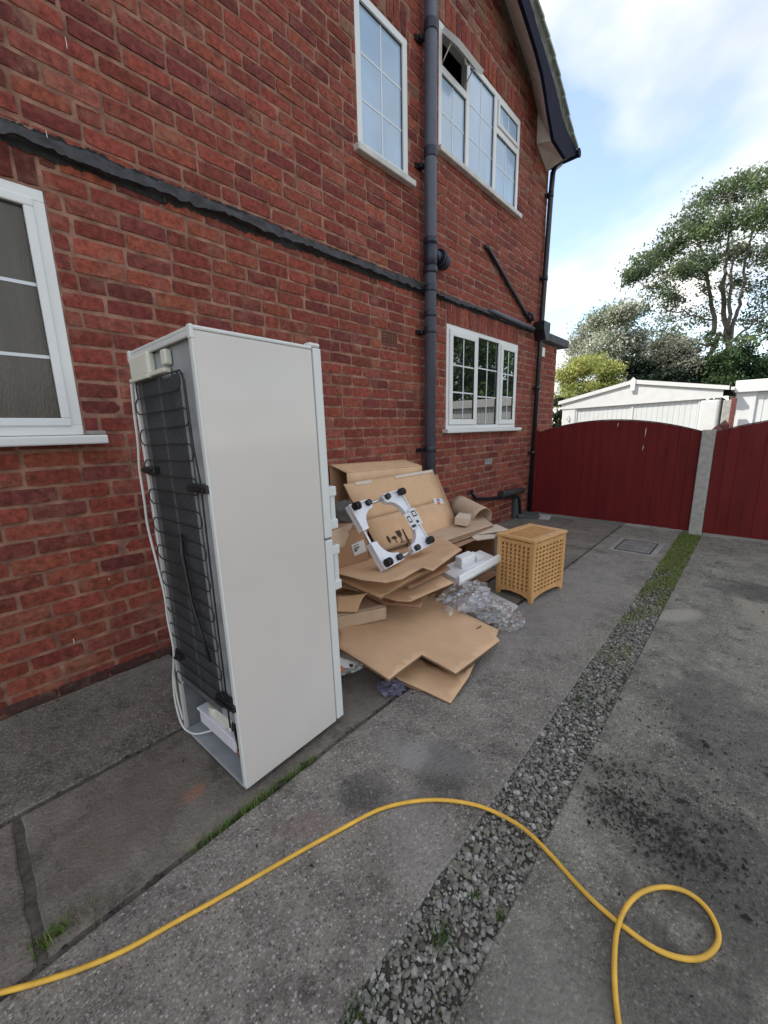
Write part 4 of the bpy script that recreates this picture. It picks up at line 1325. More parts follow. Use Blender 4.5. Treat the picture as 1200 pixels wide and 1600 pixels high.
g2 = empty('flat_fronted_garage', (3.6, 11.6, 0))
tag(g2, 'white flat fronted garage with deep fascia at the right edge of the photo', 'garage')
Y2 = 11.2
b = MB(); b.box(2.13, 2.45, Y2, Y2 + .1, -.03, 1.95, bev=.01); gp(b, 'pillar', M_garage, g2)
b = MB(); b.box(4.75, 5.05, Y2, Y2 + .1, -.03, 1.95, bev=.01); gp(b, 'pillar', M_garage, g2)
b = MB(); b.box(2.10, 5.08, Y2 - .06, Y2 - .005, 1.93, 2.165, bev=.01); gp(b, 'fascia', M_upvc, g2)
b = MB(); b.box(2.12, 2.20, Y2 + .1, 16.4, 0, 1.95); b.box(4.98, 5.06, Y2 + .1, 16.4, 0, 1.95); b.box(2.2, 4.98, 16.3, 16.4, 0, 1.95); gp(b, 'side_walls', M_garage, g2)
b = MB(); b.box(2.08, 5.1, Y2 - .0, 16.5, 2.12, 2.15); gp(b, 'roof', M_roofgrey, g2)
b = MB(); b.box(2.45, 4.75, Y2 + .05, Y2 + .07, 0, 1.93); gp(b, 'door_panel', M_garagedoor, g2)
for i in range(18):
    x = 2.45 + 2.3 * (i + .5) / 18
    b = MB(); b.box(x - .05, x + .05, Y2 + .04, Y2 + .05, .05, 1.88, bev=.006); gp(b, 'door_rib', M_garagedoor, g2)
g3 = empty('third_garage', (7.2, 11.8, 0))
tag(g3, 'white garage seen only as a reflection in the ground floor window', 'garage')
b = MB(); b.box(5.4, 8.6, Y2 + .2, 16.4, 0, 2.0); gp(b, 'walls', M_garage, g3)
b = MB(); b.box(5.3, 8.7, Y2 + .1, 16.5, 2.0, 2.2); gp(b, 'roof', M_roofgrey, g3)
for i in range(14):
    x = 5.8 + 2.4 * (i + .5) / 14
    b = MB(); b.box(x - .07, x + .07, Y2 + .17, Y2 + .2, .05, 1.85, bev=.006); gp(b, 'door_rib', M_garagedoor, g3)

# ---------------------------------------------------------------- trees
def leaf_cloud(name, centers, n, size, cols, parent, seed, flat=0.35, elong=1.7):
    """centers: (x, y, z, rx, ry, rz, weight); leaves gather in sub-clumps"""
    r_ = np.random.default_rng(seed)
    cs = np.array(centers, dtype=float)
    wts = cs[:, 6] / cs[:, 6].sum()
    nsub = max(30, n // 42)
    idx = r_.choice(len(cs), nsub, p=wts)
    d = r_.normal(size=(nsub, 3)); d /= np.linalg.norm(d, axis=1)[:, None]
    rad = r_.random(nsub) ** .45
    sub = cs[idx, :3] + d * rad[:, None] * cs[idx, 3:6]
    subr = cs[idx, 3:6].mean(axis=1) * r_.uniform(.16, .42, nsub)
    k = r_.integers(0, nsub, n)
    p = sub[k] + r_.normal(size=(n, 3)) * subr[k][:, None] * np.array([1, 1, .62])
    # leaf quads
    a = r_.normal(size=(n, 3)); a /= np.linalg.norm(a, axis=1)[:, None]
    up = np.array([0, 0, 1.0])
    b_ = np.cross(a, up + r_.normal(size=(n, 3)) * .5); b_ /= np.linalg.norm(b_, axis=1)[:, None] + 1e-9
    s = (size * r_.uniform(.55, 1.35, n))[:, None]
    v0 = p - a * s * elong * .5; v1 = p + b_ * s * .5; v2 = p + a * s * elong * .5; v3 = p - b_ * s * .5
    V = np.stack([v0, v1, v2, v3], axis=1).reshape(-1, 3)
    Fc = np.arange(4 * n).reshape(n, 4)
    cc = np.array(cols)
    sc = cc[r_.integers(0, len(cc), nsub)]
    col = sc[k] * r_.uniform(.75, 1.3, (n, 1)) * r_.uniform(.92, 1.08, (n, 3))
    C_ = np.repeat(np.hstack([col, np.ones((n, 1))]), 4, axis=0)
    o = raw_mesh(name, V, Fc, C_, M_leaf, parent)
    o.location = -parent.location
    return o, sub


def limb_pts(a, b_, bow, r_, n=7):
    a, b_ = Vector(a), Vector(b_)
    L = (b_ - a).length
    off = Vector((r_.gauss(0, 1), r_.gauss(0, 1), r_.gauss(0, .4))) * L * bow
    return [a.lerp(b_, t) + off * (4 * t * (1 - t)) * .5 + Vector((r_.gauss(0, 1), r_.gauss(0, 1), r_.gauss(0, 1))) * L * .012 for t in [i / n for i in range(n + 1)]]


def tree(name, base, label, cat, stems, centers, n, size, cols, seed, twigs=60, group=None, elong=1.7):
    root = empty(name, base)
    tag(root, label, cat, group)
    r_ = random.Random(seed)
    cr, sub = leaf_cloud('crown', centers, n, size, cols, root, seed, elong=elong)
    b = MB()
    tips = []
    for (p0, p1, ra, rb_) in stems:
        pp = limb_pts(p0, p1, .06, r_, 10)
        b.tube(pp, [ra + (rb_ - ra) * i / 10 for i in range(11)], 8)
        for i in range(3, 11): tips.append((pp[i], ra + (rb_ - ra) * i / 10))
    for c in centers:
        c_ = Vector(c[:3])
        s_, rad = min(tips, key=lambda t: (t[0] - c_).length + (2.0 if t[0].z > c_.z else 0))
        pp = limb_pts(s_, c_, .12, r_, 6)
        r0 = min(rad * .6, .018 + .022 * (c_ - s_).length)
        b.tube(pp, [r0 * (1 - .72 * i / 6) for i in range(7)], 6)
        near = [Vector(q) for q in sub if (Vector(q) - c_).length < max(c[3:6]) * 1.1]
        r_.shuffle(near)
        for q in near[:twigs]:
            st = pp[r_.randrange(3, 7)]
            b.tube(limb_pts(st, q, .1, r_, 3), [r0 * .3, r0 * .25, r0 * .18, r0 * .1], 4)
    o = b.build('trunk', M_bark, root); o.location = -root.location
    return root


def px_centers(lst, Y, dY, seed):
    r_ = random.Random(seed); out = []
    for (px, py, rp, w) in lst:
        yy = Y + r_.uniform(-dY, dY)
        p = ay(px, py, yy); k = proj(p)[2] / F_PX
        out.append((p.x, p.y, p.z, rp * k, rp * k, rp * k * .72, w))
    return out


YT = 24
big = [(985, 432, 20, .6), (1003, 418, 24, .8), (1030, 400, 28, 1), (1055, 372, 28, 1), (1062, 420, 30, .9), (1085, 340, 28, 1), (1110, 312, 28, 1), (1145, 296, 28, 1), (1178, 290, 26, 1), (1205, 285, 26, .9),
       (1100, 370, 30, .9), (1135, 345, 30, .9), (1170, 335, 28, .9), (1200, 340, 30, .9), (1090, 415, 28, .7), (1130, 400, 28, .6), (1170, 390, 30, .6), (1205, 400, 30, .7), (1025, 450, 24, .7), (1055, 465, 24, .6),
       (1095, 455, 24, .5), (1175, 445, 30, .5), (1205, 460, 30, .6), (1040, 495, 24, .45), (1085, 500, 26, .45), (1010, 480, 18, .35), (1180, 500, 28, .5), (1205, 520, 24, .6), (1130, 470, 24, .3), (1050, 525, 22, .4), (1105, 530, 20, .3), (1160, 535, 24, .4), (1020, 515, 18, .3), (1145, 440, 20, .3), (1240, 310, 36, 1), (1250, 380, 45, 1), (1250, 460, 45, 1), (1300, 420, 60, 1.2)]
P = lambda x, y, Y=YT: tuple(ay(x, y, Y))
G = lambda x, Y=YT: (ay(x, 560, Y).x, Y, -.05)
tree('tall_tree', G(1135), 'tall open crowned tree with several bare stems behind the garages', 'tree',
     [(G(1120), P(1117, 520), 0.124, 0.099), (P(1117, 520), P(1104, 440), 0.099, 0.062), (P(1104, 440), P(1080, 360), 0.062, 0.025),
      (G(1140), P(1138, 530), 0.161, 0.124), (P(1138, 530), P(1133, 420), 0.112, 0.062), (P(1133, 420), P(1140, 310), 0.062, 0.019),
      (P(1138, 535), P(1160, 450), 0.087, 0.056), (P(1160, 450), P(1185, 320), 0.056, 0.019), (P(1140, 520), P(1150, 380), 0.081, 0.031),
      (P(1112, 500), P(1030, 480), 0.043, 0.019), (P(1138, 540), P(1205, 480), 0.056, 0.025)],
     px_centers(big, YT, 2.2, 4), 36000, .072, [(.12, .16, .095), (.135, .18, .10), (.15, .205, .095), (.10, .135, .09), (.17, .24, .09)], 5, 34)
haw = [(905, 540, 22, 1), (925, 520, 26, 1), (950, 500, 28, 1), (975, 490, 24, 1), (945, 540, 30, 1), (980, 530, 28, 1), (915, 565, 26, .8), (1000, 545, 22, .7), (965, 565, 26, .7)]
tree('blossom_tree', (ay(950, 560, 19).x, 19, -.05), 'pale blossoming hawthorn tree above the yellow bush', 'tree',
     [((ay(950, 560, 19).x, 19, -.05), P(948, 540, 19), .14, .08)], px_centers(haw, 19, 1.0, 6), 26000, .06,
     [(.52, .53, .43), (.42, .44, .33), (.24, .28, .18), (.17, .20, .13), (.62, .62, .55)], 8, 10)
haw2 = [(1045, 540, 22, 1), (1065, 550, 24, 1), (1035, 565, 22, .8), (1075, 575, 24, .7), (1015, 570, 18, .6)]
tree('blossom_shrub', (ay(1050, 580, 18.4).x, 18.4, -.05), 'grey green blossoming shrub below the tall tree left of its stems', 'shrub',
     [((ay(1050, 580, 18.4).x, 18.4, -.05), P(1050, 570, 18.4), .10, .05)], px_centers(haw2, 18.4, .7, 7), 15000, .055,
     [(.28, .28, .22), (.17, .19, .13), (.10, .12, .08), (.38, .37, .31)], 9, 8)
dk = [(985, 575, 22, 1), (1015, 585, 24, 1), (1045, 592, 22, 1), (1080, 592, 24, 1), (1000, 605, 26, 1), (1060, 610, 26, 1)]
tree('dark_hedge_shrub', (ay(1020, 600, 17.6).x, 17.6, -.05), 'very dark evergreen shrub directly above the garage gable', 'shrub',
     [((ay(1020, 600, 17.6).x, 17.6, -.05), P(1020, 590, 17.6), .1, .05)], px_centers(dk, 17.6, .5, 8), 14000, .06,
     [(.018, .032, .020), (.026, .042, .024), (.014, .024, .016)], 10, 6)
gr = [(1110, 575, 20, 1), (1130, 562, 22, 1), (1125, 595, 22, 1), (1105, 600, 20, .8)]
tree('green_shrub', (ay(1122, 590, 18).x, 18, -.05), 'mid green leafy shrub at the foot of the tall tree stems', 'shrub',
     [((ay(1122, 590, 18).x, 18, -.05), P(1122, 580, 18), .08, .04)], px_centers(gr, 18, .6, 9), 11000, .055,
     [(.060, .105, .040), (.045, .085, .035), (.08, .13, .05)], 11, 8)
rt = [(1165, 580, 24, 1), (1195, 575, 26, 1), (1160, 555, 18, .6), (1190, 600, 24, 1), (1230, 570, 35, 1), (1270, 560, 40, 1)]
tree('right_shrub', (ay(1190, 590, 18.6).x, 18.6, -.05), 'deep green shrub above the flat fronted garage', 'shrub',
     [((ay(1190, 590, 18.6).x, 18.6, -.05), P(1190, 580, 18.6), .1, .05)], px_centers(rt, 18.6, .7, 10), 15000, .06,
     [(.030, .06, .026), (.045, .085, .03), (.022, .04, .022)], 12, 8)
ye = [(885, 590, 20, 1), (905, 575, 22, 1), (930, 570, 22, 1), (950, 580, 18, 1), (900, 610, 24, 1), (935, 605, 22, 1), (880, 625, 20, .8), (955, 600, 14, .5)]
tree('yellow_bush', (ay(915, 620, 14.8).x, 14.8, -.05), 'golden yellow leaved bush between the house and the gabled garage', 'bush',
     [((ay(915, 620, 14.8).x, 14.8, -.05), P(915, 600, 14.8), .08, .04)], px_centers(ye, 14.8, .7, 11), 20000, .035,
     [(.42, .43, .13), (.33, .36, .11), (.26, .30, .09), (.50, .50, .19)], 13, 8, elong=2.6)
iv = [(872, 650, 9, 1), (874, 630, 9, 1), (872, 665, 9, 1)]
tree('ivy_bush', (ay(872, 660, 12.2).x, 12.2, -.05), 'dark ivy clump in the gap beside the gabled garage', 'bush',
     [((ay(872, 660, 12.2).x, 12.2, -.05), P(872, 640, 12.2), .04, .02)], px_centers(iv, 12.2, .3, 12), 2500, .05, [(.03, .05, .024), (.05, .07, .03)], 14, 6)
# trees beyond the right edge of the frame: the ground floor window mirrors them
r3 = random.Random(8)
for i, (x, y, h, lab) in enumerate([(6.2, 18.0, 6.5, 'leafy green tree mirrored in the left light of the ground floor window'), (9.5, 20.5, 8.0, 'dark green tree mirrored in the middle of the ground floor window'), (13.0, 19.0, 7.0, 'broad green tree mirrored above the garages')]):
    cs = []
    for k in range(14):
        a = r3.uniform(0, 6.28); rr_ = r3.uniform(.2, 1.9)
        cs.append((x + math.cos(a) * rr_, y + math.sin(a) * rr_, r3.uniform(1.2, h), 1.1, 1.1, .9, 1))
    tree('garden_tree', (x, y, -.05), lab, 'tree', [((x, y, -.05), (x, y, h * .7), .18, .06)], cs, 6000, .17, [(.09, .16, .05), (.13, .22, .06), (.05, .09, .035)], 30 + i, 6)

# ---------------------------------------------------------------- fridge freezer
FW, FD, FH = .52, .462, 1.655
fr = empty('fridge_freezer', (1.298, .552, .006))
fr.rotation_euler = (0, R(-1.15), R(2.64))
tag(fr, 'tall white fridge freezer standing outdoors with its condenser back towards the viewer', 'fridge')
b = MB()
# shell of side panels, top and a back sheet set in behind the rear edges
b.box(-.014, 0, 0, FD, .02, FH - .004, bev=.004)
b.box(-FW, -FW + .014, 0, FD, .02, FH - .004, bev=.004)
b.box(-FW + .013, -.013, .02, FD, FH - .03, FH - .004)
b.box(-FW + .013, -.013, FD - .02, FD, .06, FH - .03)
b.build('cabinet', M_fridge, fr)
b = MB(); b.box(-FW - .002, .002, -.003, FD + .002, FH - .0035, FH + .010, bev=.005); b.build('top_panel', M_fridge_trim, fr)
b = MB(); b.box(-FW - .003, .003, -.005, .006, FH - .022, FH - .004, bev=.003); b.box(-.019, .002, -.005, .003, .03, FH - .022, bev=.003); b.box(-FW - .002, -FW + .016, -.005, .003, .03, FH - .022, bev=.003)
for x in (-.018, -FW - .004): b.box(x, x + .022, -.008, .004, FH - .030, FH + .011, bev=.003)
b.build('rear_trim', M_fridge_trim, fr)
b = MB(); b.box(-FW + .014, -.014, .016, .024, .26, FH - .022); b.build('back_panel', M_galv, fr)
b = MB(); b.box(-FW + .05, -.13, .010, .0155, .30, 1.545); b.build('condenser_sheet', M_condpanel, fr)
b = MB(); b.box(-.31, -.295, .006, .0098, .30, 1.545); b.box(-.135, -.125, .006, .0098, .30, 1.545); b.build('sheet_ridge', M_galv, fr)
# compressor bay
b = MB(); b.box(-FW + .014, -.014, .23, .24, .03, .26); b.box(-FW + .014, -.014, .024, .23, .252, .262); b.box(-FW + .0145, -FW + .02, .01, .23, .033, .252); b.build('bay_lining', M_condpanel, fr)
b = MB(); b.box(-FW + .002, -.002, -.004, .24, .018, .032, bev=.004); b.build('base_tray', M_galv, fr)
b = MB(); b.box(-.40, -.10, .02, .16, .10, .17, bev=.012); b.build('drip_tray', M_whiteplastic, fr)
b = MB(); b.box(-.405, -.095, .015, .165, .165, .176, bev=.004); b.build('tray_lip', M_whiteplastic, fr)
bm = bmesh.new(); bmesh.ops.create_uvsphere(bm, u_segments=20, v_segments=12, radius=.085, matrix=Matrix.Translation((-.17, .115, .185)) @ Matrix.Diagonal((1.1, 1, 1.15, 1)))
b = MB(); b.bm(bm, 0, True); bm.free(); b.build('compressor', M_blackplastic, fr)
b = MB(); b.tube([(-.30, .07, .165), (-.30, .07, .215)], .045, 16); b.box(-.27, -.14, .03, .06, .17, .225, bev=.012); b.build('terminal_cover', M_cream, fr)
b = MB()
for k in range(5):
    b.tube([(-.14 + .014 * math.cos(t_ / 3), .03 + .01 * math.sin(t_ / 3), .25 + k * .012 + t_ * .0006) for t_ in range(20)], .0022, 6)
b.build('capillary_coil', M_cond, fr)
b = MB(); b.tube([(-.085, .03, .36), (-.08, .02, .22), (-.085, .03, .12), (-.10, .06, .05)], .006, 8); b.tube([(-.065, .03, .40), (-.06, .02, .2), (-.07, .05, .07), (-.13, .09, .05)], .004, 8); b.build('suction_pipe', M_blackplastic, fr)
b = MB(); b.tube([(-.083, .028, .13), (-.09, .04, .07)], .010, 8); b.build('filter_drier', M_copper, fr)
# serpentine condenser tube
zt, zb_, rows = 1.545, .27, 22
xl, xr_, rad = -FW + .035, -.135, .029
pts = []
dz = (zt - zb_) / rows
pts.append((xl, -.004, zt - .06))
pts.append((xl, -.006, zt - .012)); pts.append((xl + .012, -.006, zt))
for i in range(rows):
    z = zt - i * dz
    right = i % 2 == 0
    if right:
        if i == 0: pts.append((xl + .05, -.006, z))
        pts.append((xr_ - .04, -.006, z))
        for k in range(7):
            a = math.pi / 2 - math.pi * k / 6
            pts.append((xr_ + math.cos(a) * dz * .5 + (.03 if i else .0), -.006, z - dz / 2 + math.sin(a) * dz / 2))
    else:
        pts.append((xl + .03, -.006, z))
        for k in range(7):
            a = math.pi / 2 - math.pi * k / 6
            pts.append((xl - math.cos(a) * dz * .5, -.006, z - dz / 2 + math.sin(a) * dz / 2))
b = MB(); b.tube(pts, .0025, 6); b.build('condenser_tube', M_cond, fr)
b = MB(); b.tube([(xr_ - .02, -.006, zt + .001), (xr_ + .035, -.006, zt), (xr_ + .058, -.006, zt - .035), (xr_ + .064, -.006, 1.3), (xr_ + .078, -.004, 1.18), (xr_ + .072, -.004, .9), (xr_ + .068, -.003, .5), (xr_ + .06, .0, .25)], .0032, 6)
b.build('return_tube', M_cond, fr)
b = MB()
for i in range(38):
    x = xl + .012 + (xr_ + .01 - xl - .012) * i / 37
    b.box(x - .0010, x + .0010, -.0025, -.0008, .285, zt - .004)
o = b.build('condenser_wires', M_cond, fr); o['kind'] = 'stuff'
b = MB(); b.tube([(-.27, -.004, .98), (-.262, -.012, .90), (-.235, -.012, .72), (-.19, -.010, .60), (-.15, -.008, .50)], [.010, .010, .007, .006, .005], 8); b.build('capillary_sleeve', M_blackplastic, fr)
for (x0, x1, z) in ((-.135, -.002, 1.165), (-FW - .004, -.41, 1.215), (-.13, -.002, .365), (-FW - .004, -.44, .41)):
    b = MB(); b.box(x0, x1, -.016, .012, z - .014, z + .014, bev=.004); b.box(x0 + .01, x1 - .01, -.024, -.018, z - .004, z + .004); b.build('condenser_bracket', M_blackplastic, fr)
b = MB(); b.box(-FW + .016, -.325, -.014, .016, 1.558, 1.640, bev=.01); b.box(-FW + .010, -.33, -.018, .0, 1.548, 1.562, bev=.003); b.build('control_box', M_cream, fr)
b = MB(); b.box(-.335, -.20, -.012, .012, 1.552, 1.568, bev=.004); b.box(-.225, -.185, -.010, .014, 1.575, 1.625, bev=.006); b.build('clip', M_cream, fr)
b = MB(); b.box(-.26, -.205, .004, .01, 1.535, 1.552); b.build('clip_tab', M_whiteplastic, fr)
# power cord hanging down the far rear edge
cp = [(-FW + .01, -.012, 1.545), (-FW + .0, -.014, 1.44), (-FW - .004, -.016, 1.32), (-FW - .018, -.020, 1.22), (-FW - .006, -.024, 1.10), (-FW - .012, -.024, .98), (-FW + .02, -.022, .83), (-FW + .045, -.020, .70), (-FW + .04, -.02, .58), (-FW + .055, -.02, .46), (-FW + .03, -.022, .36), (-FW + .005, -.025, .27), (-FW + .0, -.025, .15), (-FW + .03, -.02, .06), (-FW + .10, .0, .045), (-FW + .16, .05, .06)]


def smooth_path(pts, n=6):
    P_ = [Vector(p) for p in pts]; out = []
    for i in range(len(P_) - 1):
        p0, p1, p2, p3 = P_[max(i - 1, 0)], P_[i], P_[i + 1], P_[min(i + 2, len(P_) - 1)]
        for k in range(n):
            t = k / n
            out.append(.5 * ((2 * p1) + (p2 - p0) * t + (2 * p0 - 5 * p1 + 4 * p2 - p3) * t * t + (3 * p1 - p0 - 3 * p2 + p3) * t ** 3))
    out.append(P_[-1])
    return out


b = MB(); b.tube(smooth_path(cp), .0048, 8); b.build('power_cord', M_cord, fr)
b = MB(); b.tube(smooth_path([(-FW + .055, -.014, .46), (-FW + .02, -.02, .34), (-FW + .012, -.02, .2), (-FW + .04, -.02, .1)]), .004, 8); b.build('spare_cord', M_cord, fr)
# doors
for (nm, z0, z1) in (('upper', .892, FH + .006), ('lower', .022, .884)):
    b = MB(); b.box(-FW, 0, FD + .006, FD + .048, z0, z1, bev=.006)
    d = b.build('door', M_fridge_trim, fr)
    b = MB(); b.box(-FW + .012, -.010, FD - .001, FD + .008, z0 + .01, z1 - .01); b.build('seal', mat('grey door seal', (.16, .16, .16), .7), d)
    hz0, hz1 = (.925, 1.105) if nm == 'upper' else (.645, .845)
    b = MB()
    for z in (hz0 + .018, hz1 - .018): b.box(-.062, -.012, FD + .046, FD + .098, z - .022, z + .022, bev=.006)
    b.box(-.054, -.020, FD + .066, FD + .094, hz0 + .03, hz1 - .03, bev=.006)
    b.build('handle', M_fridge_trim, d)
b = MB(); b.box(-.035, .002, FD - .012, FD + .044, FH + .006, FH + .024, bev=.008); b.build('hinge_cover', M_fridge_trim, fr)
for (x, y) in ((-.04, .44), (-.48, .44), (-.04, .1), (-.48, .1)):
    b = MB(); b.tube([(x, y, -.008), (x, y, .024)], .014, 10); b.build('foot', M_whiteplastic if y > .3 else M_blackplastic, fr)

# ---------------------------------------------------------------- cardboard pile
def sheet(name, pts, thick, mats, wob=.006, grid=.05, seed=0, bend=None):
    """cardboard sheet from an outline in space: plane fit + gentle warp, real thickness"""
    P_ = [Vector(p) for p in pts]
    c = sum(P_, Vector()) / len(P_)
    A_ = np.array([list(p - c) for p in P_]); _, _, vt = np.linalg.svd(A_)
    nrm = Vector(vt[2]); nrm = nrm if nrm.z > 0 else -nrm
    u = Vector(vt[0]); v = nrm.cross(u)
    loop = []
    for i, p in enumerate(P_):
        q = P_[(i + 1) % len(P_)]; n = max(1, int((q - p).length / grid))
        for k in range(n): loop.append(p.lerp(q, k / n))
    L2 = [((p - c).dot(u), (p - c).dot(v), (p - c).dot(nrm)) for p in loop]
    xs = [p[0] for p in L2]; ysl = [p[1] for p in L2]

    def inside(x, y):
        r = False; j = len(L2) - 1
        for i in range(len(L2)):
            if (L2[i][1] > y) != (L2[j][1] > y) and x < (L2[j][0] - L2[i][0]) * (y - L2[i][1]) / (L2[j][1] - L2[i][1]) + L2[i][0]: r = not r
            j = i
        return r
    pts2 = [Vector((p[0], p[1])) for p in L2]
    x = min(xs) + grid * .5
    while x < max(xs):
        y = min(ysl) + grid * .5
        while y < max(ysl):
            if inside(x, y) and min((a[0] - x) ** 2 + (a[1] - y) ** 2 for a in L2) > (grid * .4) ** 2: pts2.append(Vector((x + rng.uniform(-.2, .2) * grid, y + rng.uniform(-.2, .2) * grid)))
            y += grid
        x += grid
    n = len(L2)
    res = delaunay_2d_cdt(pts2, [], [list(range(n))], 1, 1e-6)
    V2, F2 = res[0], res[2]
    sx = rng.uniform(0, 50) + seed
    top, bot = [], []
    for p in V2:
        ws = [(1 / (((a[0] - p.x) ** 2 + (a[1] - p.y) ** 2) + 1e-4), a[2]) for a in L2]
        h = sum(w * z for w, z in ws) / sum(w for w, z in ws)
        h += wob * .45 * noise.noise(Vector((p.x * 2.2 + sx, p.y * 2.2, 0))) + wob * .08 * noise.noise(Vector((p.x * 11 + sx, p.y * 11, 5)))
        if bend: h += bend(p.x, p.y)
        w = c + u * p.x + v * p.y + nrm * h
        top.append(w + nrm * thick * .5); bot.append(w - nrm * thick * .5)
    b = MB(); m_ = len(V2)
    fs = [tuple(f) for f in F2]
    b.add(top + bot, fs, 0, True)
    for f in fs: b.f.append(tuple(i + m_ for i in f[::-1])); b.m.append(0); b.sm.append(True)
    cnt = {}
    for f in fs:
        for k in range(len(f)):
            e = (f[k], f[(k + 1) % len(f)]); cnt[tuple(sorted(e))] = cnt.get(tuple(sorted(e)), 0) + 1
    for (i, j), q in cnt.items():
        if q == 1: b.f.append((i, j, m_ + j, m_ + i)); b.m.append(1); b.sm.append(False)
    return b.build(name, [mats, M_cardedge])


V3 = lambda *a: Vector(a)
# carton at the back, open at the fridge end
boxA = empty('open_carton', (.12, 2.6, .0))
tag(boxA, 'long brown carton lying against the brick wall, its end open and dark', 'carton')
FLa, FRa = az(541, 739, 1.02), az(659, 728, 1.0)
BLa, BRa = V3(.015, FLa.y + .0, 1.075), V3(.015, FRa.y + .03, 1.05)
FLb, FRb, BLb, BRb = V3(.26, FLa.y, .52), V3(.24, FRa.y, .52), V3(.02, FLa.y, .52), V3(.02, FRa.y, .52)


def panel(nm, q, parent, m=M_card, th=.005, n=8, crumple=.004):
    """four corners -> thick panel as a child"""
    a, b_, c, d = [Vector(p) for p in q]
    nr = (b_ - a).cross(d - a).normalized()
    mb = MB(); sd = rng.uniform(0, 90)
    t, bt = [], []
    for j in range(n + 1):
        for i in range(n + 1):
            u, v = i / n, j / n
            p = a.lerp(b_, u).lerp(d.lerp(c, u), v) + nr * crumple * noise.noise(Vector((u * 3 + sd, v * 3, 0)))
            t.append(p + nr * th / 2); bt.append(p - nr * th / 2)
    N_ = (n + 1) ** 2
    mb.v = [tuple(p) for p in t + bt]
    for j in range(n):
        for i in range(n):
            k = j * (n + 1) + i
            mb.f += [(k, k + 1, k + n + 2, k + n + 1), (N_ + k + n + 1, N_ + k + n + 2, N_ + k + 1, N_ + k)]; mb.m += [0, 0]; mb.sm += [True, True]
    per = [i for i in range(n + 1)] + [(n + 1) * j + n for j in range(1, n + 1)] + [n * (n + 1) + i for i in range(n - 1, -1, -1)] + [(n + 1) * j for j in range(n - 1, 0, -1)]
    for k in range(len(per)):
        i, j = per[k], per[(k + 1) % len(per)]
        mb.f.append((i, j, N_ + j, N_ + i)); mb.m.append(1); mb.sm.append(False)
    o = mb.build(nm, [m, M_cardedge], parent)
    if parent is not None: o.location = -parent.location
    return o


panel('top_panel', (BLa, BRa, FRa, FLa), boxA)
panel('front_panel', (FLa, FRa, FRb, FLb), boxA)
panel('back_panel', (BLb, BRb, BRa, BLa), boxA, M_card3)  # inside panels in darker card, the carton's inner shade put into the colour
panel('inner_flap', (FLa + V3(-.01, .02, -.006), FLb + V3(-.01, .02, 0), FLb + V3(-.06, .30, 0), FLa + V3(-.06, .30, -.02)), boxA, M_card3)
panel('bottom_panel', (FLb, FRb, BRb, BLb), boxA, M_card3)
panel('end_panel', (FRa, BRa, BRb, FRb), boxA)
# stack supporting the pile from below (seen in the dark gaps)
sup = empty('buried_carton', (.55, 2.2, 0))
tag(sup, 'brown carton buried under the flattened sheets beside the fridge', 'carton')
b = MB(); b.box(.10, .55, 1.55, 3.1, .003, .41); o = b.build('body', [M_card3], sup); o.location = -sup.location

# large flattened box leaning back with fragile symbols
Bbl, Bbr, Btr, Btl = az(594, 864, .42), az(712, 823.5, .42), az(675, 734, .95), az(536, 757, .95)
boxB = empty('flattened_box', tuple((Bbl + Bbr) / 2))
tag(boxB, 'large flattened box leaning on the carton, taped top edge and fragile glass symbol', 'cardboard')
cr_ = .47
Ml, Mr = Bbl.lerp(Btl, cr_), Bbr.lerp(Btr, cr_)
Bn = (Bbr - Bbl).cross(Btl - Bbl).normalized()
panel('lower_half', (Bbl, Bbr, Mr, Ml), boxB, M_card, .012, 8, .005)
panel('upper_half', (Ml - Bn * .004, Mr - Bn * .004, Btr, Btl), boxB, M_card, .012, 8, .005)


def on_quad(q, u, v, off=0.0):
    a, b_, c, d = q
    n_ = (b_ - a).cross(d - a).normalized()
    return a.lerp(b_, u).lerp(d.lerp(c, u), v) + n_ * off


QB = (Bbl, Bbr, Btr, Btl)


def decal(nm, q, poly, m, parent, off=.0105, th=.0008):
    b = MB(); n = len(poly)
    t = [on_quad(q, u, v, off + th) for u, v in poly]; bt = [on_quad(q, u, v, off - .002) for u, v in poly]
    b.add(t + bt, [tuple(range(n)), tuple(range(n, 2 * n))[::-1]] + [(i, (i + 1) % n, n + (i + 1) % n, n + i) for i in range(n)])
    o = b.build(nm, m, parent)
    if parent is not None: o.location = -parent.location
    return o


decal('tape', QB, [(.50, .955), (.97, .955), (.995, 1.0), (.50, 1.0)], M_tape, boxB)
decal('tape', QB, [(.10, .955), (.24, .945), (.26, 1.0), (.09, 1.0)], M_tape, boxB)
decal('sticker', QB, [(.83, .44), (.955, .41), (.96, .50), (.835, .53)], M_label, boxB)
decal('sticker_print', QB, [(.865, .43), (.91, .42), (.91, .46), (.868, .47)], M_orange, boxB, .0115)
decal('sticker_print', QB, [(.88, .475), (.915, .468), (.915, .505), (.88, .51)], M_bluep, boxB, .0115)
# fragile glass: bowl, stem, foot; knife and umbrella marks beside it
gu, gv = .235, .02


def sym(poly):
    decal('fragile_symbol', QB, [(gu + a, gv + b_) for a, b_ in poly], M_brownprint, boxB, .011)


sym([(.005, .20), (.055, .195), (.055, .13), (.042, .10), (.018, .10), (.005, .135)])
sym([(.026, .10), (.034, .10), (.034, .035), (.026, .035)])
sym([(.006, .035), (.054, .03), (.054, .018), (.006, .022)])
sym([(.085, .20), (.095, .20), (.10, .03), (.082, .03)])
sym([(.072, .035), (.112, .03), (.112, .018), (.072, .022)])
sym([(-.07, .115), (-.05, .14), (-.025, .14), (-.005, .105), (-.035, .09)])
sym([(-.035, .095), (-.028, .095), (-.028, .04), (-.035, .04)])
sym([(-.11, .16), (-.09, .17), (-.085, .10), (-.095, .06), (-.11, .09)])
